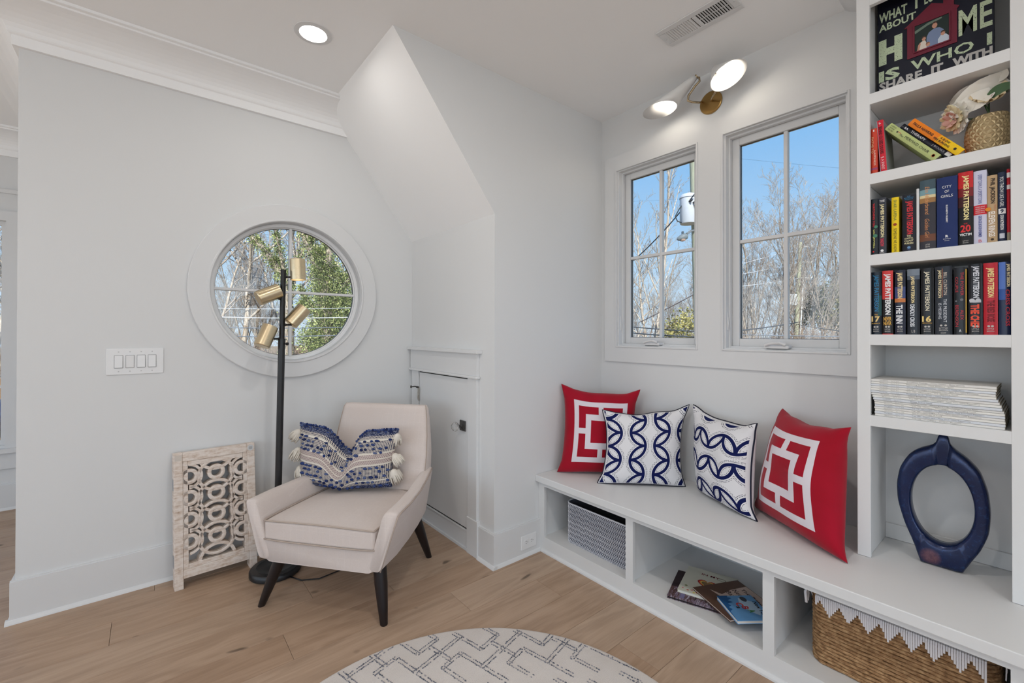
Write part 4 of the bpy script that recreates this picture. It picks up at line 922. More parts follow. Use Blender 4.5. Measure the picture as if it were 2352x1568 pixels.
# ------------------------------------------------------------------ lumbar pillow with tassels, standing on the seat
def lumbar():
    r = tag(empty('lumbar_pillow', chair.location, chair.rotation_euler), 'navy and cream woven lumbar pillow with tassels sitting on the armchair', 'pillow')
    g = G('woven_stripe', .9, spec=.1); u, v = g.uv(); p_ = g.coord()
    a = ((u*72).fract() > .34) & ((v*44).fract() > .32); base = g.mix(a, lin(222, 212, 200), lin(44, 50, 78))
    mid = v.within(.46, .63); z_ = ((u*60+((v*40).floor()*.5)).fract() > .5) & ((v*40).fract() > .3)
    base = g.mix(mid, base, g.mix(z_, lin(206, 190, 182), lin(150, 132, 130)))
    wl = ((v-.64).abs() < .014) | ((v-.45).abs() < .014) | ((v-.86).abs() < .018) | ((v-.545).abs() < .008) | ((v-.17).abs() < .012); base = g.mix(wl, base, lin(228, 220, 208))
    ed = (v > .93) | (v < .10); base = g.mix(ed, base, g.mix(g.noise(p_, 160, 2) > .5, lin(40, 48, 84), lin(120, 124, 142)))
    g.color(base); g.bump(g.noise(p_, 300, 2)+a*-.8+wl*1.2, .8, .003)
    n, k2 = 48, 26; vs, fs, uvs = [], [], []
    def notch(s_): return math.exp(-((s_+.02)/.24)**2)
    def Q(s_, t):   # s: left-right, t: bottom-top; returns local chair coords of the mid surface
        x = -.135+.300*s_*(1-.05*(1-t*t))+.012*t*s_
        top = .800-.010*s_-.135*notch(s_)+.018*s_*s_; bot = .462+.012*s_*s_+(.004 if s_ < 0 else .004)
        z = bot+(top-bot)*(t+1)/2-.045*notch(s_)*(1-t*t)*.6
        yv = .395+.040*(t+1)/2+.05*notch(s_)*max(0, t)**1.0+.02*(s_+1)/2+.035*max(0, s_)
        return Vector((x, yv, z))
    def hh(s_, t): return .084*(max(0, 1-s_**4)*max(0, 1-t*t))**.5*(1-.55*notch(s_)*max(0, t+.3)/1.3)
    f = lambda q: math.copysign(1-(1-abs(q))**1.4, q)
    for side in (1, -1):
        b = len(vs)
        for j in range(k2+1):
            for i in range(n+1):
                s_, t = f(2*i/n-1), f(2*j/k2-1); h_ = hh(s_, t)
                vs.append(tuple(Q(s_, t)+Vector((0, -side*h_*(1 if side > 0 else .55), 0)))); uvs.append(((s_+1)/2, (t+1)/2))
        for j in range(k2):
            for i in range(n):
                q = (b+j*(n+1)+i, b+j*(n+1)+i+1, b+(j+1)*(n+1)+i+1, b+(j+1)*(n+1)+i); fs.append(q if side > 0 else q[::-1])
    me = bpy.data.meshes.new('cover'); me.from_pydata(vs, [], fs); ul = me.uv_layers.new(name='UVMap')
    for lp in me.loops: ul.data[lp.index].uv = uvs[lp.vertex_index]
    me.materials.append(g.m); finish(me, 180); link('cover', me, r)
    gy = G('navy_yarn', .95); gy.color(gy.ramp(gy.island(), [(0, lin(26, 36, 76)), (.5, lin(44, 62, 116)), (1, lin(92, 104, 140))])); navy_yarn = gy.m
    # raised navy tufts in rows
    m = MB(); tr = random.Random(5)
    def tuft(c, a, b_, cc):
        R_ = [[Vector(c)+Vector((a*math.cos(p)*math.cos(2*PI*k/6), b_*math.cos(p)*math.sin(2*PI*k/6)-.001, cc*math.sin(p))) for k in range(6)] for p in (-1.2, -.5, .3, 1.1)]
        m.rings(R_)
    for t in (-.86, -.70, -.52, -.34, -.20, .30, .44, .58, .70, .96):
        for k in range(17):
            s_ = -.94+1.88*(k+.5*(int(t*50) % 2)+tr.uniform(-.2, .2))/16.5
            if abs(s_) > .96 or tr.random() < .25: continue
            tuft(Q(s_, t)+Vector((0, -hh(s_, t)-.002, 0)), .0135*tr.uniform(.7, 1.3), .006, .0068*tr.uniform(.8, 1.3))
    o = m.build('yarn_tufts', navy_yarn, r, 180); o['kind'] = 'stuff'
    m = MB()
    for k in range(46):   # shaggy top fringe along the upper seam
        s_ = -.98+1.96*k/45; tuft(Q(s_, 1.0)+Vector((0, -.004+tr.uniform(-.006, .006), .003)), .010, .008, .008*tr.uniform(.7, 1.3))
    o = m.build('top_fringe', navy_yarn, r, 180); o['kind'] = 'stuff'
    # tassels
    yarn = flat('cream_yarn', lin(224, 216, 204), .95); tm = MB()
    for k in range(60):
        a = tr.uniform(0, 2*PI); q = tr.uniform(0, 1)**.5; e = Vector((math.cos(a)*.026*q, math.sin(a)*.022*q, -.048-tr.uniform(-.006, .012)))
        tm.tube([(0, 0, 0), Vector((e.x*.9, e.y*.9, e.z*.35)), Vector((e.x*1.05, e.y*1.05, e.z*.75)), e], [.002, .0032, .003, .002], 4)
    tm.lathe([(.004, .004), (.011, 0), (.017, -.010), (.019, -.022), (.012, -.034)], n=10)
    tme = tm.mesh('tassel', 180); tme.materials.append(yarn)
    for s_, t, rot in ((-1.0, .75, -1.25), (-1.02, .15, -1.1), (-1.0, -.45, -.9), (-1.0, -.92, -.7), (1.0, .80, 1.1), (1.0, .12, 1.0), (1.0, -.62, .85)):
        o = link('tassel', tme, r); o.location = Q(s_, t)+Vector((.004*math.copysign(1, s_), -.012, .004)); o.rotation_euler = (0, -rot*.55, tr.uniform(0, 3)); o.scale = [tr.uniform(1.1, 1.4)]*3
        if s_ > .9 and t < -.5: o.scale = (1.5, 1.5, 1.5); o.location += Vector((.012, -.01, .035))
    MB().box(-.375, -.335, .315, .3165, .446, .470).build('care_tag', rgb(190, 186, 178), r)
lumbar()

# ------------------------------------------------------------------ brass-headed floor lamp
def brushed(name, c, rough=.28):
    g = G(name, rough, 1.0); p_ = g.coord(); x, y, z = g.xyz(p_); n1 = g.noise(g.vec(x*2, y*2, z*120), 6, 3, .6); g.color(c); g.set('Roughness', n1*.22+rough-.08); g.set('Anisotropic', .6); return g.m
M_BRASS = brushed('brushed_brass', lin(216, 198, 164)); M_GUN = flat('gunmetal', (.035, .033, .032, 1), .35, .7)
LB = Vector((.570, 2.845, 0))
lamp = tag(empty('floor_lamp', LB), 'black floor lamp with four brass cylinder spot heads beside the armchair', 'lamp')
pole = lambda z: Vector((.004+.018*max(0, (z-.0))/1.0, 0, z))
MB().lathe([(.128, 0), (.134, .004), (.134, .026), (.126, .036), (.098, .040), (.092, .036), (.045, .037), (.02, .042)], n=48).build('base', M_BLACK, lamp, 40)
MB().tube([pole(.036), pole(.6), pole(1.30)], .0185, 20).build('lower_pole', M_BLACK, lamp, 60)
MB().tube([pole(1.26), pole(1.5), pole(1.748)], .0145, 20).build('upper_pole', M_GUN, lamp, 60)
MB().tube([pole(1.285), pole(1.345)], .0195, 20).build('collar', M_BLACK, lamp, 60)
q = pole(1.315); MB().lathe([(.004, 0), (.004, .012), (.009, .013), (.009, .022), (.003, .024)], q+Vector((.012, -.010, 0)), (.75, -.6, 0), 14).build('thumb_screw', M_GUN, lamp, 40)
rgt, upv, fw = _r.copy(), Vector((0, 0, 1)), Vector((_f.x, _f.y, 0)).normalized()
def head(px, py, axis, armz, lit=False):
    """axis points from the closed end to the open end; centre given by its place in front of the pole"""
    ax = (rgt*axis[0]+upv*axis[1]+fw*axis[2]).normalized()
    c = at(px, py, Y=LB.y-.004)-LB; L, r_ = .062, .0425
    h = MB().lathe([(.0, -L), (r_-.003, -L), (r_, -L+.003), (r_, L), (r_-.002, L), (r_-.002, -L+.006), (0, -L+.006)], c, ax, 36, cap=False).build('spot_head', M_BRASS, lamp, 40)
    MB().lathe([(.0, .0), (r_-.004, .0)], c+ax*(.012 if not lit else .04), ax, 24, cap=False).build('diffuser', flat('lamp_diffuser_on' if lit else 'lamp_diffuser', (.9, .9, .88, 1), .5, emit=((1, .93, .82, 1), 3.0) if lit else None), h, 180)
    a = pole(armz); d = (c-a); d2 = Vector((d.x, d.y, 0)).normalized()
    e = c-Vector((0, 0, (c.z-armz)))
    MB().tube([a+d2*.008, e-d2*.030 if (e-a).length > .05 else e], .0055, 10).build('arm', M_GUN, lamp, 60)
    MB().lathe([(.008, 0), (.008, .010)], a+d2*.012, d2, 12).build('swivel', M_GUN, lamp, 40)
    return c, ax
head(684, 619, (.05, -1, -.02), 1.708, True)
head(617, 676, (.65, .43, .63), 1.578)
head(683, 725, (.51, .78, .37), 1.426)
head(611, 772, (.19, .91, .37), 1.290+.055)
lc = tag(MB().tube([(.62, 2.72, .006), (.66, 2.645, .005), (.74, 2.60, .005), (.86, 2.615, .005), (1.0, 2.72, .005), (1.12, 2.86, .005), (1.25, 3.02, .005), (1.30, 3.098, .03)], .0035, 8).build('power_cord', M_BLACK, None, 180), 'thin black power cord lying on the floor under the armchair', 'cord')

# ------------------------------------------------------------------ carved folding screen
def screen_mat():
    g = G('whitewashed_wood', .8, spec=.15); p_ = g.coord(); x, y, z = g.xyz(p_); n1 = g.noise(g.vec(x*3, y*3, z*14), 5, 4, .65); n2 = g.noise(p_, 36, 3, .6)
    c = g.ramp(n1*.65+n2*.35, [(.28, lin(150, 120, 98)), (.40, lin(206, 186, 170)), (.54, lin(228, 216, 206)), (.8, lin(236, 228, 222))]); g.color(c); g.bump(n1+n2, .25, .003); return g.m
M_WASH = screen_mat()
def carved_screen():
    r = tag(empty('carved_screen', (.110, 2.958, 0), (-math.radians(7.2), 0, math.radians(3.0))), 'whitewashed carved wooden folding screen with ring fretwork leaning on the wall', 'screen')
    Wd, Ht = .392, .722
    sw = .040
    ringA = MB(); ringB = MB(); ringC = MB()
    def ring(m, r0, r1, dp, n=28): m.rings([[((rr)*math.cos(2*PI*k/n), yy, rr*math.sin(2*PI*k/n)) for rr, yy in ((r0, dp), (r0, .0015), (r0+.002, 0), (r1-.002, 0), (r1, .0015), (r1, dp))] for k in range(n)], closed=True)
    ring(ringA, .076, .092, .016); ring(ringB, .024, .043, .014); ring(ringC, .060, .075, .015)
    meA, meB, meC = [m_.mesh(nm, 40) for m_, nm in ((ringA, 'ring'), (ringB, 'ring'), (ringC, 'ring'))]
    for me in (meA, meB, meC): me.materials.append(M_WASH)
    for L in range(3):
        pn = empty('panel', (0, .026*L, 0), None, r)
        def fr(nm, *a): return MB().box(*a).build(nm, M_WASH, pn, None, .003)
        fr('stile', 0, sw, 0, .024, 0.0, Ht-.002); fr('stile', Wd-sw, Wd, 0, .024, 0.0, Ht-.002)
        fr('top_rail', sw, Wd-sw, .001, .023, Ht-.052, Ht-.004); fr('bottom_rail', sw, Wd-sw, .001, .023, .052, .098)
        fr('inner_slat', sw, sw+.024, .004, .020, .098, Ht-.052); fr('inner_slat', Wd-sw-.022, Wd-sw, .004, .020, .098, Ht-.052)
        fr('inner_slat', sw+.024, Wd-sw-.022, .004, .020, Ht-.078, Ht-.052); fr('inner_slat', sw+.024, Wd-sw-.022, .004, .020, .098, .122)
        xc = Wd/2; zs = [.585-.1165*k for k in range(4)]
        for k, z in enumerate(zs):
            for me, x, zz, yo in ((meA, xc, z-.012, .005), (meB, xc, z+.002, .003), (meB, sw+.030, z, .004), (meB, Wd-sw-.028, z, .004)):
                o = link('ring', me, pn); o.location = (x, yo, zz)
        for z in (zs[0]+.088, zs[0]-.058, zs[1]-.058, zs[2]-.058, zs[3]-.064):   # arcs of the side columns, let into the stiles
            pass
        for x, s_ in ((sw+.022, 1), (Wd-sw-.020, -1)):
            for k in range(4):
                m = MB(); a0, a1 = -PI/2.15, PI/2.15
                R_ = []
                for q in range(15):
                    a = a0+(a1-a0)*q/14; R_.append([(x+s_*rr*math.cos(a), yy, zs[k]+rr*math.sin(a)) for rr, yy in ((.058, .019), (.058, .005), (.071, .005), (.071, .019))])
                m.rings(R_).build('arc', M_WASH, pn)
        # end arcs that fill the top and bottom of the opening
        for zc_, a0, a1 in ((zs[0]+.105, PI*1.08, PI*1.92), (zs[3]-.128, PI*.02, PI*.98)):
            R_ = []
            for q in range(17):
                a = a0+(a1-a0)*q/16; R_.append([(xc+rr*math.cos(a), yy, zc_+rr*math.sin(a)) for rr, yy in ((.076, .019), (.076, .006), (.092, .006), (.092, .019))])
            MB().rings(R_).build('arc', M_WASH, pn)
        if L == 0:
            MB().box(.004, .036, -.001, .0005, Ht-.044, Ht-.012).build('corner_joint', flat('pale_joint', lin(206, 196, 186), .8), pn)
            MB().lathe([(.0, 0), (.017, 0), (.017, .001), (0, .001)], (Wd-.022, .0005, Ht-.030), (0, -1, 0), 24, cap=False).build('price_sticker', rgb(206, 206, 206), pn)
            for k in range(4): MB().box(Wd-.031, Wd-.013, -.0012, -.0009, Ht-.037+.004*k, Ht-.0355+.004*k).build('sticker_print', rgb(120, 120, 120), pn)
    for z in (.52, .115):
        for y in (.0245, .0505): MB().box(-.002, .0005, y-.010, y+.010, z, z+.06).build('hinge', flat('old_steel', (.4, .4, .41, 1), .4, .8), r, None, .0006, 1)
    return r
carved_screen()

# ------------------------------------------------------------------ round rug
rug = tag(empty('round_rug', (.704, .994, 0)), 'round cream rug with broken grey stepped lines on the plank floor', 'rug')
g = G('cream_pile', .95, spec=.05); p_ = g.coord(); n1 = g.noise(p_, 420, 2, .7); n2 = g.noise(p_, 9, 3)
g.color(g.mix(n2, lin(222, 212, 204), lin(236, 228, 222))); g.bump(n1, .7, .006); g.set('Sheen Weight', .3)
RRG = .849
MB().lathe([(RRG-.004, .0005), (RRG, .005), (RRG-.003, .011), (RRG-.012, .0135), (.6, .014), (.2, .014), (.01, .014)], n=128).build('pile', g.m, rug, 50)
m = MB(); tr = random.Random(21); U = .0625
pA, qA = Vector((.972, .235, 0)), Vector((.235, -.972, 0)); B_ = pA*(2.95*U)+qA*(3.15*U); C_ = pA*(-3.9*U)+qA*(3.55*U)
motif = [((-2.1, 0), (2, 0)), ((0, -1), (0, 1.1)), ((2, -.6), (2, 2)), ((2, 2), (3.8, 2)), ((3.8, 2), (3.8, .75)), ((-2.1, 2), (-2.1, -2)), ((-2.1, -2), (-3.75, -2)), ((-3.75, -2), (-3.75, -.1))]
g0 = Vector((1.19, 1.511, 0))-Vector(rug.location); seen = set()
def dot(c, r_, dr=None):
    if Vector((c.x, c.y)).length > RRG-.012: return
    k = (round(c.x/.0065), round(c.y/.0065))
    if k in seen: return
    seen.add(k); n = 6; a0 = tr.uniform(0, 1)
    nm_ = Vector((-dr.y, dr.x, 0)); m.rings([[tuple(Vector((c.x, c.y, z))+dr*(rr*1.25*math.cos(2*PI*i/n))+nm_*(rr*.72*math.sin(2*PI*i/n))) for i in range(n)] for rr, z in ((r_, .0137), (r_*.8, .0158), (r_*.3, .0165))])
for i in range(-9, 10):
    for j in range(-9, 10):
        o = g0+B_*i+C_*j
        if o.length > RRG+.3: continue
        for (a, b), (c, d) in motif:
            P0 = o+pA*(a*U)+qA*(b*U); P1 = o+pA*(c*U)+qA*(d*U); L = (P1-P0).length; dr = (P1-P0)/L; nm = Vector((-dr.y, dr.x, 0))
            k = int(L/.0100)
            for s_ in (-1, 1):
                for q in range(k+1):
                    if tr.random() < .08: continue
                    dot(P0+dr*(L*q/max(k, 1))+nm*(s_*.0080+tr.uniform(-.0015, .0015)), tr.uniform(.0030, .0050), dr)
gs = G('slate_yarn', .95); gs.color(gs.ramp(gs.island(), [(0, lin(84, 88, 98)), (.6, lin(124, 124, 132)), (1, lin(160, 156, 158))])); slate = gs.m
o = m.build('dotted_lines', slate, rug); o['kind'] = 'stuff'

# ------------------------------------------------------------------ baskets in the cubbies
def rrect_path(hx, hy, r, n=6): return rrpts(-hx, -hy, hx, hy, r, n)
def basket_grey():
    X0, X1, Y0, Y1, Z0, H_ = 2.005, 2.30, 1.432, 1.915, .0945, .238
    c = Vector(((X0+X1)/2, (Y0+Y1)/2, Z0)); r = tag(empty('storage_basket', c), 'grey and white herringbone woven basket in the cubby nearest the corner', 'basket')
    hx, hy = (X1-X0)/2, (Y1-Y0)/2; P0 = rrect_path(hx, hy, .045); 
    ins = [(x*.965, y*.98) for x, y in P0]
    MB().rings([[(x, y, z) for x, y in ring] for ring, z in ((P0, 0), (P0, H_*.5), (P0, H_), (ins, H_), (ins, .012))]).build('shell', flat('slate_plastic', lin(98, 100, 112), .5), r, 40)
    # herringbone strands wrapped round the outside
    per = [Vector((x, y)) for x, y in P0]; per.append(per[0]); L = [0]
    for a, b in zip(per, per[1:]): L.append(L[-1]+(b-a).length)
    import bisect
    def loc_(s_):
        s_ %= L[-1]; i = min(bisect.bisect_right(L, s_)-1, len(per)-2); t = (s_-L[i])/max(1e-9, L[i+1]-L[i]); p = per[i].lerp(per[i+1], t); d = (per[i+1]-per[i]).normalized(); return p, Vector((d.y, -d.x)), d
    m = MB(); du, dz = .0122, .0148; rows_ = int(H_/dz)
    for j in range(rows_+1):
        for k in range(int(L[-1]/du)):
            s_ = (k+.5)*du; z = (j+.5)*dz; sg_ = 1 if j % 2 else -1
            p, nr, d = loc_(s_)
            a = Vector((p.x, p.y))+d*(-.0068*sg_*1.0); b = Vector((p.x, p.y))+d*(.0068*sg_)
            z0_, z1_ = z-.0085, z+.0085
            if z1_ > H_: continue
            e = nr*.0022; wz = .0022
            A = [(a.x, a.y, z0_-wz), (a.x, a.y, z0_+wz), (b.x, b.y, z1_+wz), (b.x, b.y, z1_-wz)]; Bt = [(x+e.x, y+e.y, zz) for x, y, zz in A]
            m.add(A+Bt, [(4, 5, 6, 7), (0, 1, 5, 4), (1, 2, 6, 5), (2, 3, 7, 6), (3, 0, 4, 7)])
    o = m.build('weave', flat('white_strand', lin(226, 226, 232), .45), r); o['kind'] = 'stuff'
    MB().tube([(x, y, H_) for x, y in P0], .0045, 6, closed=True).build('rim', flat('white_strand', lin(226, 226, 232), .45), r, 180)
basket_grey()
def basket_brown():
    X0, X1, Y0, Y1, Z0, H_ = 2.028, 2.36, .100, .612, .0945, .262
    c = Vector(((X0+X1)/2, (Y0+Y1)/2, Z0)); r = tag(empty('storage_basket', c), 'brown rope basket with white zigzag yarn rim in the cubby below the bookcase', 'basket')
    hx, hy = (X1-X0)/2, (Y1-Y0)/2
    g = G('water_hyacinth', .75, spec=.2); p_ = g.coord(); x, y, z = g.xyz(p_); n1 = g.noise(g.vec(x*8, y*8, z*40), 7, 3, .7); n2 = g.noise(p_, 55, 3, .6)
    g.color(g.ramp(n1*.5+n2*.5, [(.30, lin(84, 60, 40)), (.46, lin(146, 110, 76)), (.60, lin(184, 148, 108)), (.8, lin(212, 180, 138))])); g.bump(n2, .6, .004)
    rows_ = 20; rr = H_/rows_/2; tr = random.Random(4)
    for k in range(rows_):
        z = rr+2*rr*k; P = rrect_path(hx-.006+tr.uniform(-.0015, .0015)-.006*(k > 2)*0, hy-.006, .05, 8); n = len(P); path = []
        # densify and wobble so that each coil reads as twisted rope
        for i in range(n):
            a, b = Vector(P[i]), Vector(P[(i+1) % n]); s_ = max(1, int((b-a).length/.02))
            for q in range(s_): path.append(a.lerp(b, q/s_))
        rad = [rr*(1.05+.16*math.sin(i*2.1+k*1.3)) for i in range(len(path))]
        MB().tube([(p.x, p.y, z+.0012*math.sin(i*.7+k)) for i, p in enumerate(path)], rad, 6, closed=True).build('rope_coil', g.m, r, 180)
    MB().prism(rrect_path(hx-.01, hy-.01, .05), lambda a, b, d: (a, b, d), .002, .008).build('bottom', g.m, r)
    dk = rrect_path(hx-.014, hy-.014, .045); MB().rings([[(a, b, z) for a, b in dk] for z in (.009, H_-.004)], cap=False).build('lining', flat('black_lining', (.006, .006, .006, 1), .9), r)
    # white yarn wrapped down from the rim in a zigzag of stitches
    yarn = flat('white_yarn', lin(226, 222, 224), .9); m = MB(); st = .0062; per = .0585
    def stitch(px_, py_, nx_, ny_, dx, dy, L_):
        w_ = .0026; pts = [(H_+.006, .002), (H_+.004, .010), (H_-.004, .0128), (H_-L_*.5, .0128), (H_-L_, .0118)]
        A = []
        for z, o_ in pts: A.append([(px_+nx_*o_+dx*s_*w_, py_+ny_*o_+dy*s_*w_, z) for s_ in (-1, 1)])
        A2 = [[(q[0]-nx_*.003, q[1]-ny_*.003, q[2]) for q in row][::-1] for row in A]
        m.rings([a+b for a, b in zip(A, A2)])
    k = 0; y = -hy+.03
    while y < hy-.025:
        ph_ = ((y+hy)/per) % 1; t = 1-abs(2*ph_-1); stitch(-hx, y, -1, 0, 0, 1, .012+.050*round(t*5)/5); stitch(hx, y, 1, 0, 0, 1, .012+.050*round(t*5)/5); y += st
    x = -hx+.035
    while x < hx-.03:
        ph_ = ((x+hx)/per) % 1; t = 1-abs(2*ph_-1); stitch(x, hy, 0, 1, 1, 0, .012+.05*round(t*5)/5); stitch(x, -hy, 0, -1, 1, 0, .012+.05*round(t*5)/5); x += st
    o = m.build('yarn_stitches', yarn, r); o['kind'] = 'stuff'
    MB().tube([(a, b, H_+.004) for a, b in rrect_path(hx-.003, hy-.003, .05, 8)], .0045, 6, closed=True).build('rim', yarn, r, 180)
    MB().tube([(-hx+.06, hy+.004, H_-.015), (-hx+.03, hy+.012, H_+.012), (-hx+.012, hy+.014, H_-.01), (-hx+.01, hy+.010, H_-.05)], .0055, 6).build('handle', yarn, r, 180)
basket_brown()

# ------------------------------------------------------------------ children's books in the middle cubby
def flat_book(label, corner, ang, w_, d_, t, z, cover, edge=None, bev=.0015, group='picture books in the middle cubby'):
    """corner = near-left corner in plan, ang = direction of the front edge"""
    r = tag(empty('picture_book', (corner[0], corner[1], z), (0, 0, ang)), label, 'book', group)
    MB().box(0, w_, 0, d_, 0, .0025).box(0, w_, 0, d_, t-.0025, t).box(0, w_, d_-.003, d_, 0, t).build('cover', cover, r, None, bev, 1)
    MB().box(.002, w_-.002, .003, d_-.003, .0025, t-.0025).build('pages', edge or M_PAGE, r); r['t'] = t; return r
def on_cover(r, name, pts, mat, lift=.0004):
    m = MB(); z = r['t']+lift; m.add([(a, b, z) for a, b in pts], [tuple(range(len(pts)))]); return m.build(name, mat, r)
def cover_text(r, txt, o, ang, w_, h_, mat, off=.0, lift=.0005):
    c, s_ = math.cos(ang), math.sin(ang); return lettering('cover_lettering', txt, (o[0], o[1], r['t']), (c, s_, 0), (-s_, c, 0), w_, h_, mat, r, lift, off)
BZ = .0938
def edge_ang(a, b): return math.atan2(b[1]-a[1], b[0]-a[0])
A0, A1, A2 = (1.952, 1.187), (2.03, .955), (2.215, 1.285)
aA = edge_ang(A0, A1)
gw = G('dark_illustration', .4); p_ = gw.coord(); x, y, z = gw.xyz(p_); n1 = gw.noise(gw.vec(x*30, y*5, z), 3, 4, .7, 1.5)
gw.color(gw.ramp(n1, [(.36, lin(34, 24, 30)), (.47, lin(96, 66, 60)), (.54, lin(120, 104, 128)), (.66, lin(196, 190, 200))]))
A = flat_book('dark illustrated hardback at the bottom of the picture-book pile', A0, aA, .246, .272, .013, BZ, gw.m, rgb(40, 34, 36))
on_cover(A, 'illustration_strip', [(.0, .10), (.05, .10), (.05, .27), (.0, .27)], rgb(54, 40, 44)); on_cover(A, 'illustration_post', [(.055, .012), (.075, .012), (.075, .26), (.055, .26)], rgb(120, 114, 150))
B0, B1 = (2.016, 1.166), (2.056, 1.035); aB = edge_ang(B0, B1)
B = flat_book('cream picture book with a rainbow heart and coloured shapes on its cover', (2.016, 1.170), aB, .24, .265, .013, BZ+.0135, rgb(204, 204, 190, .35), rgb(225, 225, 220))
cover_text(B, 'IN MY', (.075, .205), -.02, .085, .018, rgb(120, 40, 50), .01)
for k, (rr, col) in enumerate(((1.0, (150, 28, 34)), (.86, (206, 92, 60)), (.72, (220, 190, 90)), (.58, (110, 104, 74)), (.44, (140, 110, 80)))):
    hpts = []
    for q in range(24):
        t = 2*PI*q/24; hpts.append((.115+rr*.046*math.sin(t)**3*1.0, .125+rr*.0028*(13*math.cos(t)-5*math.cos(2*t)-2*math.cos(3*t)-math.cos(4*t))))
    on_cover(B, 'rainbow_heart', hpts, rgb(*col), .0004+.0001*k)
for k, (cx, cy_, cr_, col) in enumerate(((.03, .060, .007, (120, 130, 90)), (.045, .022, .006, (190, 110, 100)), (.062, .030, .007, (196, 150, 140)), (.075, .014, .006, (206, 190, 110)), (.088, .020, .006, (180, 110, 80)), (.085, .045, .010, (50, 96, 70)), (.105, .012, .006, (60, 76, 66)), (.02, .03, .005, (200, 120, 120)))):
    on_cover(B, 'printed_shape', [(cx+cr_*math.cos(2*PI*q/10), cy_+cr_*math.sin(2*PI*q/10)) for q in range(10)], rgb(*col), .0004)
MB().tube([(.17+.020*math.cos(2*PI*q/16), .205+.010*math.sin(2*PI*q/16), .0134) for q in range(16)], .0007, 4, closed=True).build('line_drawing', rgb(70, 66, 70), B)
C0, C1 = (2.073, 1.121), (1.962, .888); aC = edge_ang(C0, C1)
Cb = flat_book('chocolate brown picture book with a cream speech shape lying second from the top', (2.073, 1.121), aC, .258, .262, .010, BZ+.0272, rgb(92, 66, 52, .4), rgb(206, 196, 190))
on_cover(Cb, 'speech_shape', [(.035, .07), (.085, .10), (.065, .165), (.060, .258), (.240, .258), (.245, .10), (.12, .085)], rgb(196, 176, 166))
for k, (t_, x0, w_) in enumerate((('The Pigeon', .075, .15), ('Needs a', .07, .10), ('Bath!', .07, .075))): cover_text(Cb, t_, (x0, .205-.038*k), 0, w_, .026, rgb(60, 40, 38), .01)
Db = flat_book('small blue board book with red and green letters on top of the picture books', (2.066, .998), edge_ang((2.066, .998), (1.958, .855)), .180, .165, .016, BZ+.0375, rgb(96, 150, 200, .35), rgb(232, 228, 222), .003)
sky_ = [(0, 0), (0, .05), (.012, .045), (.02, .06), (.035, .035), (.05, .05), (.06, .022), (.075, .03), (.085, .012), (.10, .022), (.115, .004), (.18, .0)]
on_cover(Db, 'printed_skyline', sky_, rgb(28, 84, 140), .0004); on_cover(Db, 'printed_cloud', [(.02, .09), (.06, .075), (.11, .085), (.15, .12), (.10, .15), (.05, .14)], rgb(170, 196, 218), .00035)
cover_text(Db, 'New York', (.050, .140), -.10, .115, .020, rgb(30, 34, 44), .02); cover_text(Db, 'A', (.105, .085), 0, .024, .030, rgb(60, 120, 60), .04); cover_text(Db, 'B', (.082, .070), 0, .022, .030, rgb(180, 50, 50), .04); cover_text(Db, 'C', (.055, .055), 0, .026, .032, rgb(200, 60, 50), .04); cover_text(Db, 's', (.082, .045), 0, .014, .016, rgb(40, 40, 44), .03)
on_cover(Db, 'printed_shape', [(.03+.020*math.cos(2*PI*q/12), .11+.014*math.sin(2*PI*q/12)) for q in range(12)], rgb(60, 66, 76), .0005)

# ------------------------------------------------------------------ small wall and ceiling fittings
# four-gang switch
sw_ = tag(empty('switch_plate', (-.056, YW, 1.225)), 'white four-rocker light switch plate on the wall left of the round window', 'light switch')
Mw = flat('switch_plastic', (.80, .80, .80, 1), .35)
MB().prism(rrpts(-.119, -.0695, .119, .0695, .006), lambda a, b, d: (a, d, b), -.0055, 0).build('plate', Mw, sw_, 40, .0035, 3)
for k in range(4):
    x = -.060-.009+.046*k; tilt = -1 if k == 1 else 1
    MB().prism(rrpts(x-.0185, -.035, x+.0185, .035, .003), lambda a, b, d: (a, d, b), -.0062, -.0052).build('rocker_gap', flat('switch_gap', (.42, .42, .42, 1), .5), sw_)
    m = MB(); xs_ = (x-.016, x+.016)
    m.add([(xs_[0], -.0062, -.0325), (xs_[1], -.0062, -.0325), (xs_[1], -.0062, .0325), (xs_[0], -.0062, .0325), (xs_[0], -.0062-.0055*(tilt > 0)-.0010, -.0315), (xs_[1], -.0062-.0055*(tilt > 0)-.0010, -.0315), (xs_[1], -.0075-.004*(tilt < 0), .0318), (xs_[0], -.0075-.004*(tilt < 0), .0318)],
          [(0, 1, 2, 3), (4, 5, 6, 7), (0, 1, 5, 4), (1, 2, 6, 5), (2, 3, 7, 6), (3, 0, 4, 7)]); m.build('rocker', Mw, sw_, None, .0006, 1)
    for z in (-.052, .052): MB().lathe([(.0032, 0), (.0032, .0008), (.0, .001)], (x, -.0055, z), (0, -1, 0), 10, cap=False).build('screw', flat('screw_grey', (.55, .55, .55, 1), .4), sw_)
# outlet on the cheek baseboard
ot = tag(empty('outlet', (1.83, YC-.016, .087)), 'white duplex power outlet in the baseboard next to the bench', 'outlet')
MB().prism(rrpts(-.064, -.043, .064, .043, .005), lambda a, b, d: (a, d, b), -.005, 0).build('plate', Mw, ot, 40, .003, 2)
for x in (-.022, .022):
    MB().prism(rrpts(x-.017, -.016, x+.017, .016, .008), lambda a, b, d: (a, d, b), -.0068, -.005).build('socket', Mw, ot, 40, .0006, 1)
    for z, hh_ in ((.006, .0022), (-.006, .0018)): MB().box(x-.006, x+.002, -.0070, -.0066, z-hh_*.5, z+hh_*.5).build('slot', M_BLACK, ot)
    MB().lathe([(.0022, 0), (.0022, .0004), (0, .0004)], (x+.009, -.0067, 0), (0, -1, 0), 8, cap=False).build('slot', M_BLACK, ot)
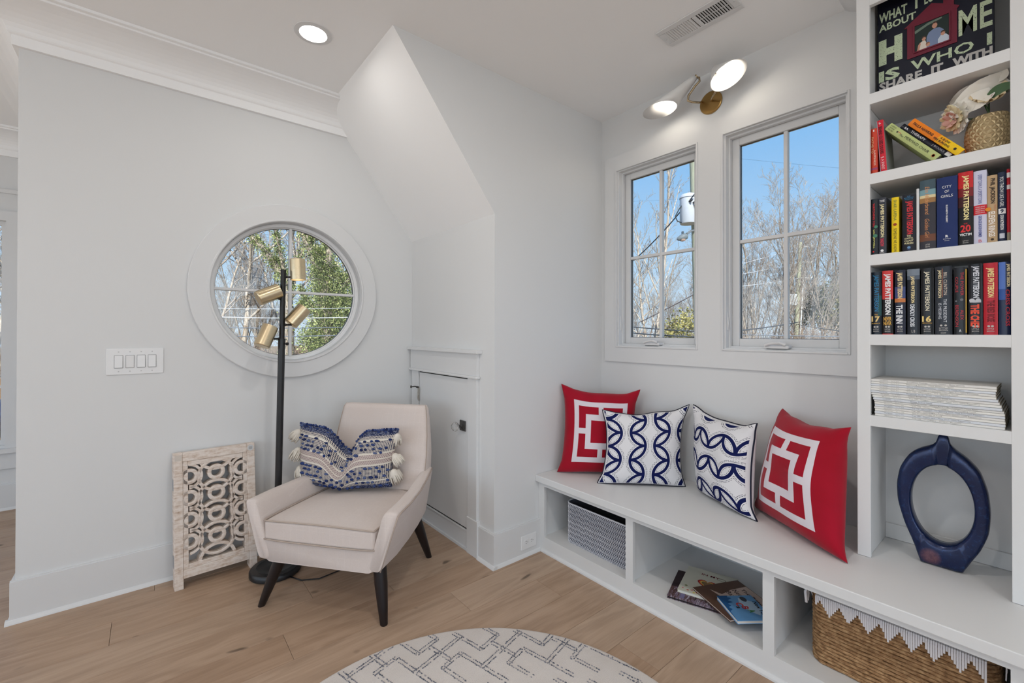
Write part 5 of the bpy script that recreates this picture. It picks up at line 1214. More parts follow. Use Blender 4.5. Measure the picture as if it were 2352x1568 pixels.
# recessed ceiling lights
def can(x, y, label, emit=26.0, watt=CAN_W):
    r = tag(empty('recessed_light', (x, y, ZC)), label, 'ceiling light', 'recessed ceiling lights')
    MB().lathe([(.062, -.001), (.066, -.006), (.090, -.003), (.092, 0), (.062, 0)], n=48, cap=False).build('trim_ring', M_TRIM, r, 40)
    MB().lathe([(0, -.0015), (.063, -.0015)], n=40, cap=False).build('lens', flat('can_lens', (1, 1, 1, 1), .5, emit=((1, .95, .86, 1), emit)), r, 180)
    L = bpy.data.lights.new('can_lamp', 'AREA'); L.shape = 'DISK'; L.size = .12; L.energy = watt; L.color = (1, .975, .94); o = bpy.data.objects.new('can_lamp', L); COL.objects.link(o); o.parent = r; o.location = (0, 0, -.012)
can(.646, 2.40, 'lit recessed ceiling downlight near the sloped ceiling', 26.0, 1.6)
can(.646, .85, 'added recessed ceiling fill light above the round rug'); can(-1.2, .85, 'added recessed ceiling fill light left of the viewer'); can(.646, -1.2, 'added recessed ceiling fill light behind and right of the viewer'); can(-1.2, -1.2, 'added recessed ceiling fill light behind and left of the viewer')  # out-of-view fill lamps added to brighten floor, seat and bench
# supply register
vn = tag(empty('ceiling_vent', (2.082, 1.095, ZC)), 'white slotted ceiling air register above the wall sconce', 'vent')
hx, hy = .080, .188
m = MB(); 
for a, b, c, d in ((-hx, -.048, -hy, hy), (.048, hx, -hy, hy), (-.048, .048, hy-.034, hy), (-.048, .048, -hy, -hy+.034)): m.box(a, b, c, d, -.006, 0)
m.box(-.048, .048, -.010, .010, -.006, 0); m.build('frame', M_TRIM, vn, None, .003)
MB().box(-.048, .048, -hy+.034, hy-.034, -.0012, -.0006).build('duct_opening', flat('duct_dark', (.03, .03, .03, 1), .8), vn)
for s_ in (1, -1):
    for k in range(12):
        y = s_*(.016+.0118*k+.004); t = s_
        MB().add([], []) if False else None
        m = MB(); m.add([(-.048, y-.0045*1, -.0058), (.048, y-.0045, -.0058), (.048, y+.0045, -.0015), (-.048, y+.0045, -.0015), (-.048, y-.0035, -.0062), (.048, y-.0035, -.0062), (.048, y+.0055, -.0019), (-.048, y+.0055, -.0019)],
                        [(0, 1, 2, 3), (4, 5, 6, 7), (0, 1, 5, 4), (1, 2, 6, 5), (2, 3, 7, 6), (3, 0, 4, 7)])
        if s_ > 0: m.v = [(a, 2*y-b, c) for a, b, c in m.v]
        m.build('slat', M_TRIM, vn)
MB().box(-.002, .002, -hy+.034, -.010, -.0035, -.0020).build('damper_rod', M_TRIM, vn)
for y in (hy-.015, -hy+.015): MB().lathe([(.004, 0), (.003, .002), (0, .002)], (.0, y, -.006), (0, 0, -1), 10, cap=False).build('screw', flat('screw_grey', (.55, .55, .55, 1), .4), vn)
# wall sconce with two cone shades
sx0 = Vector((XW, 1.263, 2.738)); sconce = tag(empty('wall_sconce', sx0), 'brass wall sconce with two lit white cone shades above the windows', 'wall lamp')
M_ABR = brushed('antique_brass', lin(176, 142, 88), .3); M_NIB = flat('satin_brass', lin(168, 150, 122), .25, 1.0)
MB().lathe([(.066, 0), (.066, .008), (.062, .012), (0, .013)], (0, 0, 0), (-1, 0, 0), 48).build('backplate', M_ABR, sconce, 40)
def shade(tail, mouth, nrm, rm, arm, rt=.016, lampe=.9):
    T, Mc, n = Vector(tail)-sx0, Vector(mouth)-sx0, Vector(nrm).normalized(); ax = (Mc-T).normalized(); N = 40
    e = (ax.cross(Vector((0, 0, 1)))).normalized(); f = ax.cross(e)
    e2 = (e-n*e.dot(n)).normalized(); f2 = n.cross(e2); 
    if f2.dot(f) < 0: f2 = -f2
    r0 = [T+(e*math.cos(2*PI*k/N)+f*math.sin(2*PI*k/N))*rt for k in range(N)]; r1 = [Mc+(e2*math.cos(2*PI*k/N)+f2*math.sin(2*PI*k/N))*rm for k in range(N)]
    R_ = [[a.lerp(b, t) for a, b in zip(r0, r1)] for t in (0, .15, .4, .7, 1)]
    m = MB(); m.rings(R_, cap=False); m.add(r0, [tuple(range(N))])
    s_ = m.build('shade', flat('shade_enamel', (.78, .77, .75, 1), .45), sconce, 50)
    md = s_.modifiers.new('thickness', 'SOLIDIFY'); md.thickness = .0016; md.offset = 0
    bc = T.lerp(Mc, .55)
    MB().lathe([(0, -.028), (.014, -.024), (.028, -.004), (.030, .010), (.024, .028), (0, .036)], bc, ax, 20, cap=False).build('bulb', flat('bulb_glow', (1, 1, 1, 1), .4, emit=((1, .92, .80, 1), 5.0)), s_, 180)
    L = bpy.data.lights.new('bulb_lamp', 'POINT'); L.energy = lampe; L.shadow_soft_size = .03; L.color = (1, .9, .76); o = bpy.data.objects.new('bulb_lamp', L); COL.objects.link(o); o.parent = sconce; o.location = T.lerp(Mc, .82)
    MB().tube([Vector(p)-sx0 for p in arm], .0062, 12).build('arm', M_NIB, sconce, 60)
    MB().lathe([(.010, -.010), (.012, 0), (.010, .012)], T, ax, 16).build('socket_cap', M_NIB, s_, 40)
def perp(a, v): return (a-v*a.dot(v)).normalized()
vd1 = (at(1515, 253, X=2.36)-EYE).normalized(); dn = -_u; rt_ = _r
shade(at(1597, 177, X=2.44), at(1515, 253.5, X=2.365), vd1*-.45+perp(dn*.98+rt_*.12, vd1)*.89, .098,
      [at(1612, 234, X=2.54), at(1606, 235.5, X=2.47), at(1590, 234.5, X=2.44), at(1580, 231, X=2.43), at(1581, 220, X=2.43), at(1597, 197, X=2.44), at(1607, 186, X=2.44), at(1606, 178.5, X=2.44), at(1599, 177.5, X=2.44)])
vd2 = (at(1674, 173, X=2.36)-EYE).normalized()
shade(at(1641, 158, X=2.475), at(1673.5, 173.5, X=2.36), vd2*-.6+perp(dn*.85+rt_*.53, vd2)*.8, .095,
      [at(1633, 231, X=2.54), at(1637, 222, X=2.50), at(1647, 205, X=2.49), at(1648, 185, X=2.49), at(1641, 162, X=2.478)])
# ------------------------------------------------------------------ outside: ground, trees, poles, wires
GZ = -3.0
gm = G('leaf_litter', .95, spec=.05); p_ = gm.coord(); n1 = gm.noise(p_, .35, 5, .6); n2 = gm.noise(p_, 6, 3, .7)
gm.color(gm.ramp(n1*.5+n2*.5, [(.3, lin(112, 92, 68)), (.5, lin(150, 128, 98)), (.7, lin(176, 156, 122))]))
struct(MB().box(-90, 130, -40, 150, GZ-.2, GZ).build('ground', gm.m))
def gp(px, D_):   # ground point below image column px at depth D_
    v = EYE+ray(px, CY)*D_; return Vector((v.x, v.y, GZ))
def bark_mat(name, a, b):
    g = G(name, .9, spec=.08); p_ = g.coord(); x, y, z = g.xyz(p_); n1 = g.noise(g.vec(x*5, y*5, z*1.2), 3, 4, .65); g.color(g.mix(((n1-.35)*2.6).max(0).min(1), a, b)); return g.m
M_BARK = bark_mat('grey_bark', lin(104, 92, 82), lin(204, 192, 176)); M_BARK2 = bark_mat('pale_bark', lin(140, 126, 112), lin(232, 222, 208)); M_TWIG = bark_mat('brown_twigs', lin(132, 122, 114), lin(210, 202, 194))
def tubes(polys, sides):
    vs, fs = [], []
    for P, R in polys:
        n = len(P); prev = None; base = sum(len(v) for v in vs) if False else None
        T = np.gradient(P, axis=0); T /= np.linalg.norm(T, axis=1, keepdims=True)+1e-9
        ref = np.array([.31, .77, .55]); A = np.cross(T, ref); A /= np.linalg.norm(A, axis=1, keepdims=True)+1e-9; Bv = np.cross(T, A)
        ang = np.arange(sides)*2*PI/sides
        ring = P[:, None, :]+R[:, None, None]*(A[:, None, :]*np.cos(ang)[None, :, None]+Bv[:, None, :]*np.sin(ang)[None, :, None])
        vs.append(ring.reshape(-1, 3)); fs.append(n)
    V = np.concatenate(vs); F = []; off = 0
    for n in fs:
        i = np.arange(n-1)[:, None]*sides; j = np.arange(sides)[None, :]; j2 = (j+1) % sides
        F.append((off+np.stack([i+j, i+j2, i+sides+j2, i+sides+j], -1)).reshape(-1, 4)); off += n*sides
    return V, np.concatenate(F)
def np_mesh(name, V, F, mat, smooth=True):
    me = bpy.data.meshes.new(name); k = F.shape[1]
    me.vertices.add(len(V)); me.vertices.foreach_set('co', V.astype(np.float32).ravel()); me.loops.add(F.size); me.loops.foreach_set('vertex_index', F.ravel().astype(np.int32))
    me.polygons.add(len(F)); me.polygons.foreach_set('loop_start', np.arange(0, F.size, k, dtype=np.int32)); me.polygons.foreach_set('loop_total', np.full(len(F), k, dtype=np.int32))
    me.update(calc_edges=True); me.validate(); me.materials.append(mat)
    if smooth: me.polygons.foreach_set('use_smooth', [True]*len(me.polygons))
    return me
def grow(seed, H_, r0, stems=1, levels=4, kids=(7, 7, 7, 4), spread=(.75, .8, .8, .8), up=.25, wob=.10, first=.3, ratio=.5, lean=.06):
    rg = np.random.default_rng(seed); out = [[] for _ in range(levels+1)]
    def rec(p, d, L, r, lv):
        n = max(3, int(7-lv)); P = [p]; dd = d.copy(); seg = L/n
        for i in range(n):
            dd = dd+rg.normal(0, wob, 3)+np.array([0, 0, up*.12*(lv > 0)]); dd /= np.linalg.norm(dd); P.append(P[-1]+dd*seg)
        P = np.array(P); R = r*np.linspace(1, .42 if lv < levels else .3, n+1); out[lv].append((P, np.maximum(R, .005)))
        if lv >= levels: return
        k = kids[lv]
        for i in range(k):
            t = (first if lv == 0 else .18)+(1-(first if lv == 0 else .18))*(i+rg.uniform(.1, .9))/k; x = t*n; a = min(int(x), n-1)
            q = P[a]+(P[a+1]-P[a])*(x-a); ax = P[a+1]-P[a]; ax /= np.linalg.norm(ax)
            s = rg.normal(0, 1, 3); s -= ax*s.dot(ax); s /= np.linalg.norm(s); sp = spread[lv]*rg.uniform(.7, 1.25)
            nd = ax*math.cos(sp)+s*math.sin(sp)+np.array([0, 0, up*.5]); nd /= np.linalg.norm(nd)
            rec(q, nd, L*ratio*rg.uniform(.75, 1.2)*(1.15-.5*t), max(.006, R[a]*.55), lv+1)
    for k in range(stems):
        a = rg.uniform(0, 2*PI); s = lean if stems == 1 else rg.uniform(.10, .34); d = np.array([math.cos(a)*s, math.sin(a)*s, 1.0]); d /= np.linalg.norm(d)
        rec(np.array([math.cos(a)*.12*(stems > 1), math.sin(a)*.12*(stems > 1), 0.]), d, H_*(1 if stems == 1 else rg.uniform(.75, 1)), r0*(1 if stems == 1 else rg.uniform(.6, 1)), 0)
    return out
def tree_meshes(name, o, bark, twig):
    V, F = tubes(o[0]+o[1], 6); a = np_mesh('trunk', V, F, bark)
    V, F = tubes([q for l in o[2:] for q in l], 3); b = np_mesh('branches', V, F, twig); return a, b
VAR = {
 'broad': tree_meshes('broad', grow(3, 9.5, .085, 5, 4, (9, 7, 6, 4), (.48, .6, .7, .75), .36, .06, .22, .46), M_BARK, M_TWIG),
 'tall': tree_meshes('tall', grow(8, 15, .15, 1, 4, (14, 8, 6, 4), (.85, .75, .75, .8), .30, .05, .22, .36), M_BARK2, M_TWIG),
 'slim': tree_meshes('slim', grow(15, 12, .075, 1, 4, (13, 7, 6, 3), (.6, .7, .7, .8), .35, .05, .22, .32), M_BARK2, M_TWIG),
 'brush': tree_meshes('brush', grow(23, 4.2, .04, 8, 3, (7, 6, 6), (.6, .7, .8), .25, .12, .1, .5), M_TWIG, bark_mat('russet_twigs', lin(132, 112, 98), lin(198, 176, 156))),
}
def tree(kind, px, D_, h=1.0, rot=0, label=None, group=None, name='bare_tree', sx_=1.0, dz=0):
    r = empty(name, gp(px, D_)+Vector((0, 0, dz)), (0, 0, rot)); r.scale = (h*sx_, h*sx_, h); tag(r, label, 'tree' if name != 'brush_shrub' else 'shrub', group)
    for me, nm in zip(VAR[kind], ('trunk', 'branches')): link(nm, me, r)
    return r
GW = 'bare winter trees outside the casement windows'; GR2 = 'bare winter trees outside the round window'; GB = 'brush thicket beyond the utility lines'
tree('broad', 1880, 32, 1.38, .4, 'tallest bare tree with fan-shaped crown in the right casement window', GW)
tree('broad', 1752, 29, 1.18, 2.1, 'many-stemmed bare tree filling the left panes of the right casement window', GW)
tree('broad', 1975, 38, 1.4, 3.0, 'bare tree half hidden by the bookcase side of the right window', GW)
tree('slim', 1477, 20, 1.15, 1.0, 'pale slender birch-like tree in the left panes of the left casement window', GW)
tree('slim', 1462, 24, 1.1, 2.6, 'darker thin forked tree at the left edge of the left casement window', GW)
tree('broad', 1610, 30, .95, 4.0, 'wide bare tree behind the transformer pole', GW)
tree('tall', 1500, 40, .9, 5.0, 'far bare tree between the panes of the left casement window', GW)
tree('tall', 512, 24, 1.1, .3, 'mottled grey trunk at the left side of the round window', GR2)
tree('tall', 546, 25, 1.15, 1.9, 'second mottled trunk beside the leftmost trunk in the round window', GR2)
tree('tall', 632, 29, 1.2, 3.4, 'bare tree with pale trunk behind the floor lamp pole', GR2)
tree('broad', 590, 36, 1.2, 1.2, 'distant spreading bare tree behind the two mottled trunks', GR2)
tree('tall', 780, 30, 1.2, 2.2, 'bare tree behind the ivy covered tree', GR2)
tree('tall', -25, 24, .9, 4.2, 'bare tree outside the window at the left edge', 'bare winter trees outside the next room')
for i, (px, D_, h, kd) in enumerate(((1445, 46, .8, 'broad'), (1545, 50, .9, 'broad'), (1715, 48, 1.0, 'broad'), (1815, 52, 1.1, 'broad'))):
    tree(kd, px, D_, h, i*1.3, 'hazy bare tree in the far tree line outside the casement windows', 'far tree line outside the casement windows')
for i, (px, D_, h, kd) in enumerate(((505, 46, 1.0, 'broad'), (610, 48, 1.0, 'broad'), (760, 46, 1.2, 'broad'), (5, 40, 1.2, 'broad'))):
    tree(kd, px, D_, h, i*1.7, 'hazy bare tree in the far tree line outside the round window', 'far tree line outside the round window')
tb = random.Random(9)
for i, (px, D_, h, kd) in enumerate(((-130, 30, 1.2, 'broad'), (-330, 34, 1.3, 'broad'), (-560, 36, 1.2, 'broad'), (-60, 38, 1.0, 'tall'), (-900, 40, 1.3, 'broad'))):
    tree(kd, px, D_, h, i*2.1, 'bare tree behind the fence outside the next room', 'bare winter trees outside the next room')
for i in range(9):
    tree('brush', 40-90*i, 31+tb.uniform(-2, 4), .8+tb.uniform(-.1, .25), tb.uniform(0, 6), 'tangled brush behind the fence outside the next room', 'brush thicket outside the next room', 'brush_shrub', 1.3)
for i in range(30):
    px = 1400+22*i+tb.uniform(-8, 8); D_ = 30+tb.uniform(-3, 9)
    tree('brush', px, D_, .85+tb.uniform(-.15, .25), tb.uniform(0, 6), 'tangled brown brush at the foot of the trees outside the casement windows', GB, 'brush_shrub', 1.3)
for i in range(22):
    px = 400+24*i+tb.uniform(-8, 8); D_ = 26+tb.uniform(-3, 8)
    tree('brush', px, D_, .72+tb.uniform(-.15, .2), tb.uniform(0, 6), 'tangled grey-brown brush at the foot of the trees outside the round window', 'brush thicket outside the round window', 'brush_shrub', 1.3)
for i, (px, D_, h) in enumerate(((2080, 40, 1.2), (2230, 44, 1.3), (2420, 42, 1.2), (1330, 40, 1.0), (1190, 44, 1.1))):
    tree('broad', px, D_, h, i*1.9, 'bare tree beyond the sides of the casement windows', 'far tree line outside the casement windows')
for i, (px, D_, h) in enumerate(((330, 40, 1.1), (180, 42, 1.2), (930, 40, 1.2), (1060, 42, 1.1))):
    tree('broad', px, D_, h, i*2.3, 'bare tree beyond the sides of the round window', 'far tree line outside the round window')
for i in range(14):
    tree('brush', [2090, 2150, 2210, 2280, 2350, 2420, 1370, 1320, 1260, 1200, 360, 290, 960, 1040][i], 32+tb.uniform(-3, 5), .85+tb.uniform(-.1, .2), tb.uniform(0, 6), 'tangled brush beyond the edges of the windows', 'brush thicket beyond the window edges', 'brush_shrub', 1.3)
# evergreen crowns and ivy -------------------------------------------------
def leaf_mat(name, stops):
    g = G(name, .6, spec=.2); g.color(g.ramp(g.island(), stops)); return g.m
def leaf_cloud(pts, size, seed, fold=.25):
    rg = np.random.default_rng(seed); n = len(pts); d = rg.normal(0, 1, (n, 3)); d /= np.linalg.norm(d, axis=1, keepdims=True); e = np.cross(d, rg.normal(0, 1, (n, 3))); e /= np.linalg.norm(e, axis=1, keepdims=True)+1e-9
    s = size*rg.uniform(.6, 1.3, (n, 1)); V = np.stack([pts-d*s, pts+e*s*.75, pts+d*s, pts-e*s*.75], 1).reshape(-1, 3); F = np.arange(n*4).reshape(-1, 4); return V, F
def ivy_tree(px, D_, seed, label):
    base = gp(px, D_); r = tag(empty('ivy_tree', base), label, 'tree', GR2)
    rg = np.random.default_rng(seed); right = np.array(_r); 
    def limb(a, b, c, r0, r1, n=14):
        t = np.linspace(0, 1, n)[:, None]; P = (1-t)**2*np.array(a)+2*t*(1-t)*np.array(b)+t*t*np.array(c); return P, np.linspace(r0, r1, n)
    def pw(x, y, dd=0): return np.array(at(x, y, D=D_+dd)-base)
    if seed == 1:
        L = [limb((0, 0, 0), pw(760, 780)*[1, 1, 1], pw(742, 640), .34, .24), limb(pw(742, 640), pw(720, 590), pw(676, 500), .20, .08), limb(pw(745, 660), pw(770, 570), pw(742, 470), .20, .08), limb(pw(760, 700), pw(800, 640), pw(830, 610), .12, .04), limb(pw(742, 600), pw(700, 560), pw(690, 470), .10, .04), limb(pw(740, 740), pw(705, 690), pw(690, 660), .08, .03)]
        W_ = [(pw(755, 770), 1.25, 2200), (pw(760, 720), 1.15, 2300), (pw(750, 670), .95, 2000), (pw(742, 625), .80, 1500), (pw(795, 690), .75, 1100), (pw(735, 585), .55, 800), (pw(800, 740), .8, 1000), (pw(720, 780), .9, 1200), (pw(760, 815), 1.2, 1500), (pw(700, 700), .45, 420), (pw(785, 640), .5, 500), (pw(720, 545), .32, 400), (pw(700, 515), .25, 260), (pw(752, 560), .30, 300), (pw(765, 620), .6, 600)]
    else:
        L = [limb((0, 0, 0), pw(672, 720), pw(655, 640), .24, .20), limb(pw(655, 640), pw(610, 570), pw(560, 525), .19, .09), limb(pw(657, 650), pw(645, 580), pw(628, 505), .12, .05), limb(pw(662, 660), pw(690, 600), pw(705, 540), .10, .04)]
        W_ = [(pw(632, 600), .32, 520), (pw(612, 578), .26, 420), (pw(590, 553), .22, 330), (pw(572, 535), .18, 260), (pw(648, 628), .34, 460), (pw(640, 575), .20, 260), (pw(634, 540), .16, 200), (pw(660, 665), .30, 260), (pw(630, 520), .14, 160)]
    V, F = tubes(L, 7); link('trunk', np_mesh('trunk', V, F, M_BARK), r)
    pts = []
    for P, R in L:
        for p, q in zip(P, R): pts.append(p+rg.normal(0, q*.8+.05, (80 if seed == 1 else 95, 3)))
    for c, s, n in W_: pts.append(c+rg.normal(0, 1, (int(n*1.6), 3))*np.array([s*.33, s*.33, s*.36]))
    V, F = leaf_cloud(np.concatenate(pts), .043 if seed == 1 else .042, seed); o = link('ivy_leaves', np_mesh('ivy_leaves', V, F, MIVY, False), r); o['kind'] = 'stuff'
    tw = []
    for k in range(60 if seed == 1 else 36):
        P, R = L[rg.integers(1, len(L))]; p = P[rg.integers(2, len(P))]; d = rg.normal(0, 1, 3)+np.array([0, 0, .3]); d /= np.linalg.norm(d); l = rg.uniform(.8, 2.2); q = [p]
        for _ in range(6): d = d+rg.normal(0, .22, 3); d /= np.linalg.norm(d); q.append(q[-1]+d*l/6)
        tw.append((np.array(q), np.linspace(.022, .006, 7)))
    V, F = tubes(tw, 3); link('branches', np_mesh('branches', V, F, M_TWIG), r)
MIVY = leaf_mat('ivy_green', [(0, lin(70, 86, 52)), (.35, lin(112, 130, 80)), (.7, lin(164, 176, 116)), (1, lin(212, 214, 152))])
ivy_tree(745, 20, 1, 'big tree smothered in green ivy in the right half of the round window')
ivy_tree(660, 21, 2, 'leaning tree limb wrapped in ivy behind the top of the floor lamp')
def evergreen(px, D_, ztop, rad, n, label, mat, size, name='evergreen_tree', hfac=.6):
    base = gp(px, D_); r = tag(empty(name, base), label, 'tree' if name == 'evergreen_tree' else 'shrub'); rg = np.random.default_rng(int(px)); H_ = ztop-GZ
    t = np.linspace(0, 1, 8)[:, None]; V, F = tubes([(t*np.array([0.05, 0, H_*.8]), np.linspace(.12, .04, 8))], 6); link('trunk', np_mesh('trunk', V, F, M_BARK), r)
    u = rg.normal(0, 1, (n, 3)); u /= np.linalg.norm(u, axis=1, keepdims=True); c = u*rg.uniform(.35, 1, (n, 1))**.5*np.array([rad, rad, H_*hfac*.5]); c += np.array([0, 0, H_-H_*hfac*.5]); clump = rg.normal(0, rad*.10, (n, 3)); 
    V, F = leaf_cloud(c+clump, size, 5); o = link('foliage', np_mesh('foliage', V, F, mat, False), r); o['kind'] = 'stuff'
MOL = leaf_mat('olive_needles', [(0, lin(78, 78, 50)), (.5, lin(120, 118, 78)), (1, lin(156, 148, 102))]); MYL = leaf_mat('yellow_green_leaves', [(0, lin(104, 108, 60)), (.5, lin(150, 146, 88)), (1, lin(190, 180, 120))])
evergreen(1925, 34, 5.2, 2.6, 5200, 'dull olive evergreen crown at the right of the right casement window', MOL, .10, hfac=.45)
evergreen(1585, 24, 2.6, 1.5, 3000, 'yellow-green shrub low behind the transformer pole', MYL, .07, 'leafy_shrub')
evergreen(640, 30, -.2, 1.6, 2200, 'dark green hedge shrub low in the round window', MIVY, .07, 'leafy_shrub', .8)
# utility poles --------------------------------------------------------------
g = G('weathered_pole', .85); p_ = g.coord(); x, y, z = g.xyz(p_); g.color(g.mix(g.noise(g.vec(x*6, y*6, z*.7), 4, 4, .6), lin(128, 128, 110), lin(196, 200, 176))); M_POLE = g.m
def upole(px_top, py_top, px_bot, D_, r_, label):
    b = gp(px_bot, D_); t = at(px_top, py_top, D=D_); r = tag(empty('utility_pole', b), label, 'utility pole', 'utility poles')
    MB().tube([Vector((0, 0, 0)), (t-b)*.5, t-b], [r_*1.15, r_, r_*.85], 14).build('shaft', M_POLE, r, 60); return r, b, t
DP = 11.5
r, b0, t0 = upole(1594, 300, 1622, DP, .155, 'thick weathered utility pole carrying the transformer outside the left casement window')
Mt = flat('transformer_paint', lin(196, 202, 212), .4); tcn = at(1582, 480, D=DP-.25)-b0
tr_ = MB().lathe([(0, -.38), (.20, -.38), (.215, -.36), (.215, .26), (.225, .27), (.225, .30), (.19, .36), (.08, .40), (0, .40)], tcn, n=28).build('transformer_tank', Mt, r, 40)
MB().lathe([(.224, 0), (.224, .03)], tcn+Vector((0, 0, .262)), n=28).build('tank_band', flat('dark_band', lin(70, 76, 84), .5), tr_, 40)
for k, (dx, dz) in enumerate(((-.06, .14), (.03, .10), (.06, .02))): MB().lathe([(.028, 0), (.022, .05), (.03, .06), (.016, .12)], tcn+_r*dx-_f*.2+Vector((0, 0, dz)), -_f+_r*.2, 10).build('bushing', flat('bushing_dark', lin(60, 62, 66), .4), tr_, 40)
MB().tube([tcn+Vector((0, 0, .0)), tcn+_r*.22], .05, 8).build('mount_bracket', flat('galvanised', lin(150, 154, 158), .4, .6), r, 60)
cb = flat('cable_black', lin(38, 48, 54), .6)
pth = [at(1575, 462, D=DP-.3), at(1560, 480, D=DP-.3), at(1551, 497, D=DP-.3), at(1556, 508, D=DP-.3), at(1566, 511.5, D=DP-.3), at(1575, 510, D=DP-.3)]
MB().tube([p-b0 for p in pth], .014, 8).build('looped_cable', cb, r, 180)
lh = tag(empty('street_light', at(1598, 528, D=DP-.1)), 'grey street light head on a short arm below the transformer', 'street light'); lo = Vector(lh.location)
Mgl = flat('lamp_housing', lin(112, 122, 128), .5)
MB().tube([Vector((0, 0, 0)), at(1588, 530, D=DP-.2)-lo, at(1577, 537, D=DP-.3)-lo], .028, 8).build('arm', flat('galvanised', lin(150, 154, 158), .4, .6), lh, 60)
hc = at(1568, 545, D=DP-.35)-lo; ax_ = (_r*-.95+Vector((0, 0, -.35))).normalized()
MB().lathe([(.02, -.14), (.075, -.10), (.09, 0), (.05, .12), (.01, .16)], hc, ax_, 16).build('housing', Mgl, lh, 50)
MB().lathe([(.0, 0), (.075, .0), (.06, .045), (.0, .06)], hc+Vector((0, 0, -.045)), (0, 0, -1), 16).build('lens', flat('amber_lens', lin(176, 150, 138), .3), lh, 50)
MB().lathe([(.03, 0), (.03, .07), (.025, .08)], hc+Vector((0, 0, .07)), (0, 0, 1), 12).build('photocell', flat('photocell', lin(60, 72, 84), .5), lh, 40)
r2, b2, t2 = upole(1838, 556, 1822, 31, .14, 'distant utility pole with conduit in the right panes of the right casement window')
for py in (567, 602, 638):
    a = at(1840, py, D=31)-b2; MB().tube([a, a+_r*.75], .03, 6).build('standoff', flat('pole_fitting', lin(206, 208, 204), .5), r2, 60); MB().lathe([(.05, 0), (.03, .05), (.05, .1), (.02, .16)], a+_r*.75, n=8).build('insulator', flat('pole_fitting', lin(206, 208, 204), .5), r2, 60)
a = at(1845, 640, D=30.8)-b2; c_ = at(1836, 800, D=30.8)-b2; MB().tube([a, c_], .045, 8).build('conduit', flat('conduit_white', lin(206, 210, 212), .5), r2, 60)
a = at(1821, 688, D=30.7)-b2; MB().box(a.x-.22, a.x+.22, a.y-.22, a.y+.22, a.z-.42, a.z+.38).build('meter_box', flat('conduit_white', lin(206, 210, 212), .5), r2, None, .03)
upole(1940, 715, 1938, 26, .12, 'short pale post at the lower right corner of the right casement window')
# overhead wires
Mwl, Mwd = flat('wire_light', lin(206, 212, 220), .5), flat('wire_dark', lin(44, 54, 66), .6)
def wire(a, b, D0, D1, r_, mat, label, sag=.15, grp='overhead wires'):
    A, B = at(*a, D=D0), at(*b, D=D1); B2 = B+(B-A)*.25; A2 = A-(B-A)*.25
    P = [A2.lerp(B2, k/16)-Vector((0, 0, sag*(1-(2*k/16-1)**2)*.5)) for k in range(17)]
    o = MB().tube([p-A for p in P], r_, 6).build('overhead_wire', mat, None, 180); o.location = A; return tag(o, label, 'wire', grp)
wire((480, 703), (830, 702), 11, 11, .006, Mwl, 'faint upper wire crossing the round window'); wire((480, 723), (830, 724), 11, 11, .012, Mwl, 'brightest white wire crossing the middle of the round window')
wire((480, 747), (830, 746), 11, 11, .010, flat('wire_grey', lin(110, 118, 130), .5), 'third grey-blue wire down in the round window'); wire((480, 767), (830, 764), 11, 11, .011, flat('wire_grey', lin(110, 118, 130), .5), 'lowest wire crossing the round window')
wire((1458, 750), (1600, 760), 14, 14, .016, Mwd, 'upper of two dark cables low in the left casement window', .05); wire((1458, 764), (1600, 773), 14, 14, .020, Mwd, 'lower of two dark cables low in the left casement window', .05)
wire((1705, 768), (1940, 772), 22, 22, .022, flat('wire_grey', lin(110, 118, 130), .5), 'pale thick cable along the bottom of the right casement window', .05); wire((1705, 779), (1940, 786), 22, 22, .02, Mwd, 'dark cable on the sill line of the right casement window', .05)
wire((1458, 590), (1566, 476), 13, 11.3, .016, Mwd, 'dark service cable rising to the transformer', .25); wire((1490, 729), (1590, 677), 16, 14, .012, flat('wire_brown', lin(96, 84, 92), .6), 'thin brown wire slanting up through the lower left casement panes', .05)
wire((1705, 604), (1838, 567), 26, 31, .014, Mwl, 'top white wire running to the distant pole', .1); wire((1705, 628), (1838, 602), 26, 31, .014, Mwl, 'middle white wire running to the distant pole', .1); wire((1705, 656), (1838, 638), 26, 31, .016, Mwl, 'lowest white wire running to the distant pole', .1)
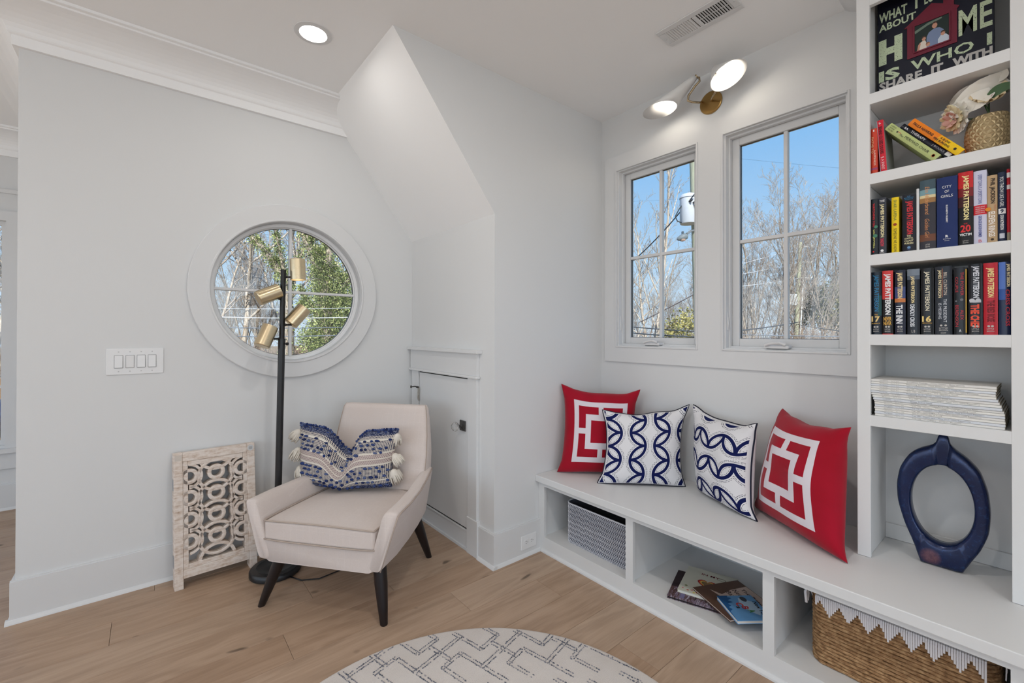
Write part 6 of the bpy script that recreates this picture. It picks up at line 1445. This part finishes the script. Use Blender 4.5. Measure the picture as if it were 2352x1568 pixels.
wire((1705, 364), (1940, 386), 20, 20, .006, flat('wire_blue', lin(84, 120, 160), .6), 'thin wire high across the blue sky of the right casement window', .05); wire((1460, 462), (1570, 457), 18, 18, .004, flat('wire_blue', lin(84, 120, 160), .6), 'hair-thin wire reaching the top of the transformer', .0)
wire((1705, 757), (1815, 742), 20, 26, .03, Mwd, 'heavy black cable rising to the distant pole', .1); wire((1838, 745), (1940, 760), 30, 22, .02, Mwd, 'dark cable falling away right of the distant pole', .1)
# beyond the window at the left edge: fence, car, drive
dv = gp(5, 16); struct(MB().box(-16, -1.2, 10.5, 17.5, GZ, GZ+.02).build('driveway', flat('concrete', lin(206, 200, 188), .9)))
fz = gp(0, 27); fn_ = tag(empty('wooden_fence', fz), 'brown picket fence outside the window at the left edge', 'fence')
for k in range(110):
    o_ = _r*(-20+.2*k); MB().box(o_.x-.08, o_.x+.08, o_.y-.012, o_.y+.012, 0, 1.5).build('picket', flat('fence_wood', lin(140, 112, 84), .8), fn_)
MB().tube([_r*-20.1+Vector((0, 0, 1.1)), _r*2.1+Vector((0, 0, 1.1))], .05, 4).build('rail', flat('fence_wood', lin(140, 112, 84), .8), fn_)
def car():
    c = gp(-62, 18.5)+_r*-.3; r = tag(empty('parked_car', c+Vector((0, 0, .02)), (0, 0, math.atan2(_r.y, _r.x))), 'dark blue parked car outside the window at the left edge', 'car')
    body = [(-2.1, .32), (-2.13, .62), (-2.0, .80), (-1.15, .92), (-.55, 1.36), (-.3, 1.42), (.75, 1.43), (1.1, 1.36), (1.72, 1.0), (2.05, .94), (2.13, .7), (2.1, .32)]
    MB().prism(body, lambda a, b, d: (a, d, b), -.85, .85).build('body', flat('car_paint', lin(52, 54, 84), .2, spec=.6), r, None, .12, 4)
    MB().prism([(-1.0, .95), (-.48, 1.33), (.78, 1.36), (1.45, 1.0)], lambda a, b, d: (a, d, b), -.86, .86).build('side_glass', flat('car_glass', (.02, .02, .03, 1), .1), r, None, .02)
    for x in (-1.35, 1.35):
        for y in (-.8, .8): MB().lathe([(0, -.11), (.30, -.11), (.33, -.06), (.33, .06), (.30, .11), (0, .11)], (x, y, .33), (0, 1, 0), 24, cap=False).build('wheel', flat('tyre', (.02, .02, .02, 1), .8), r, 40)
car()
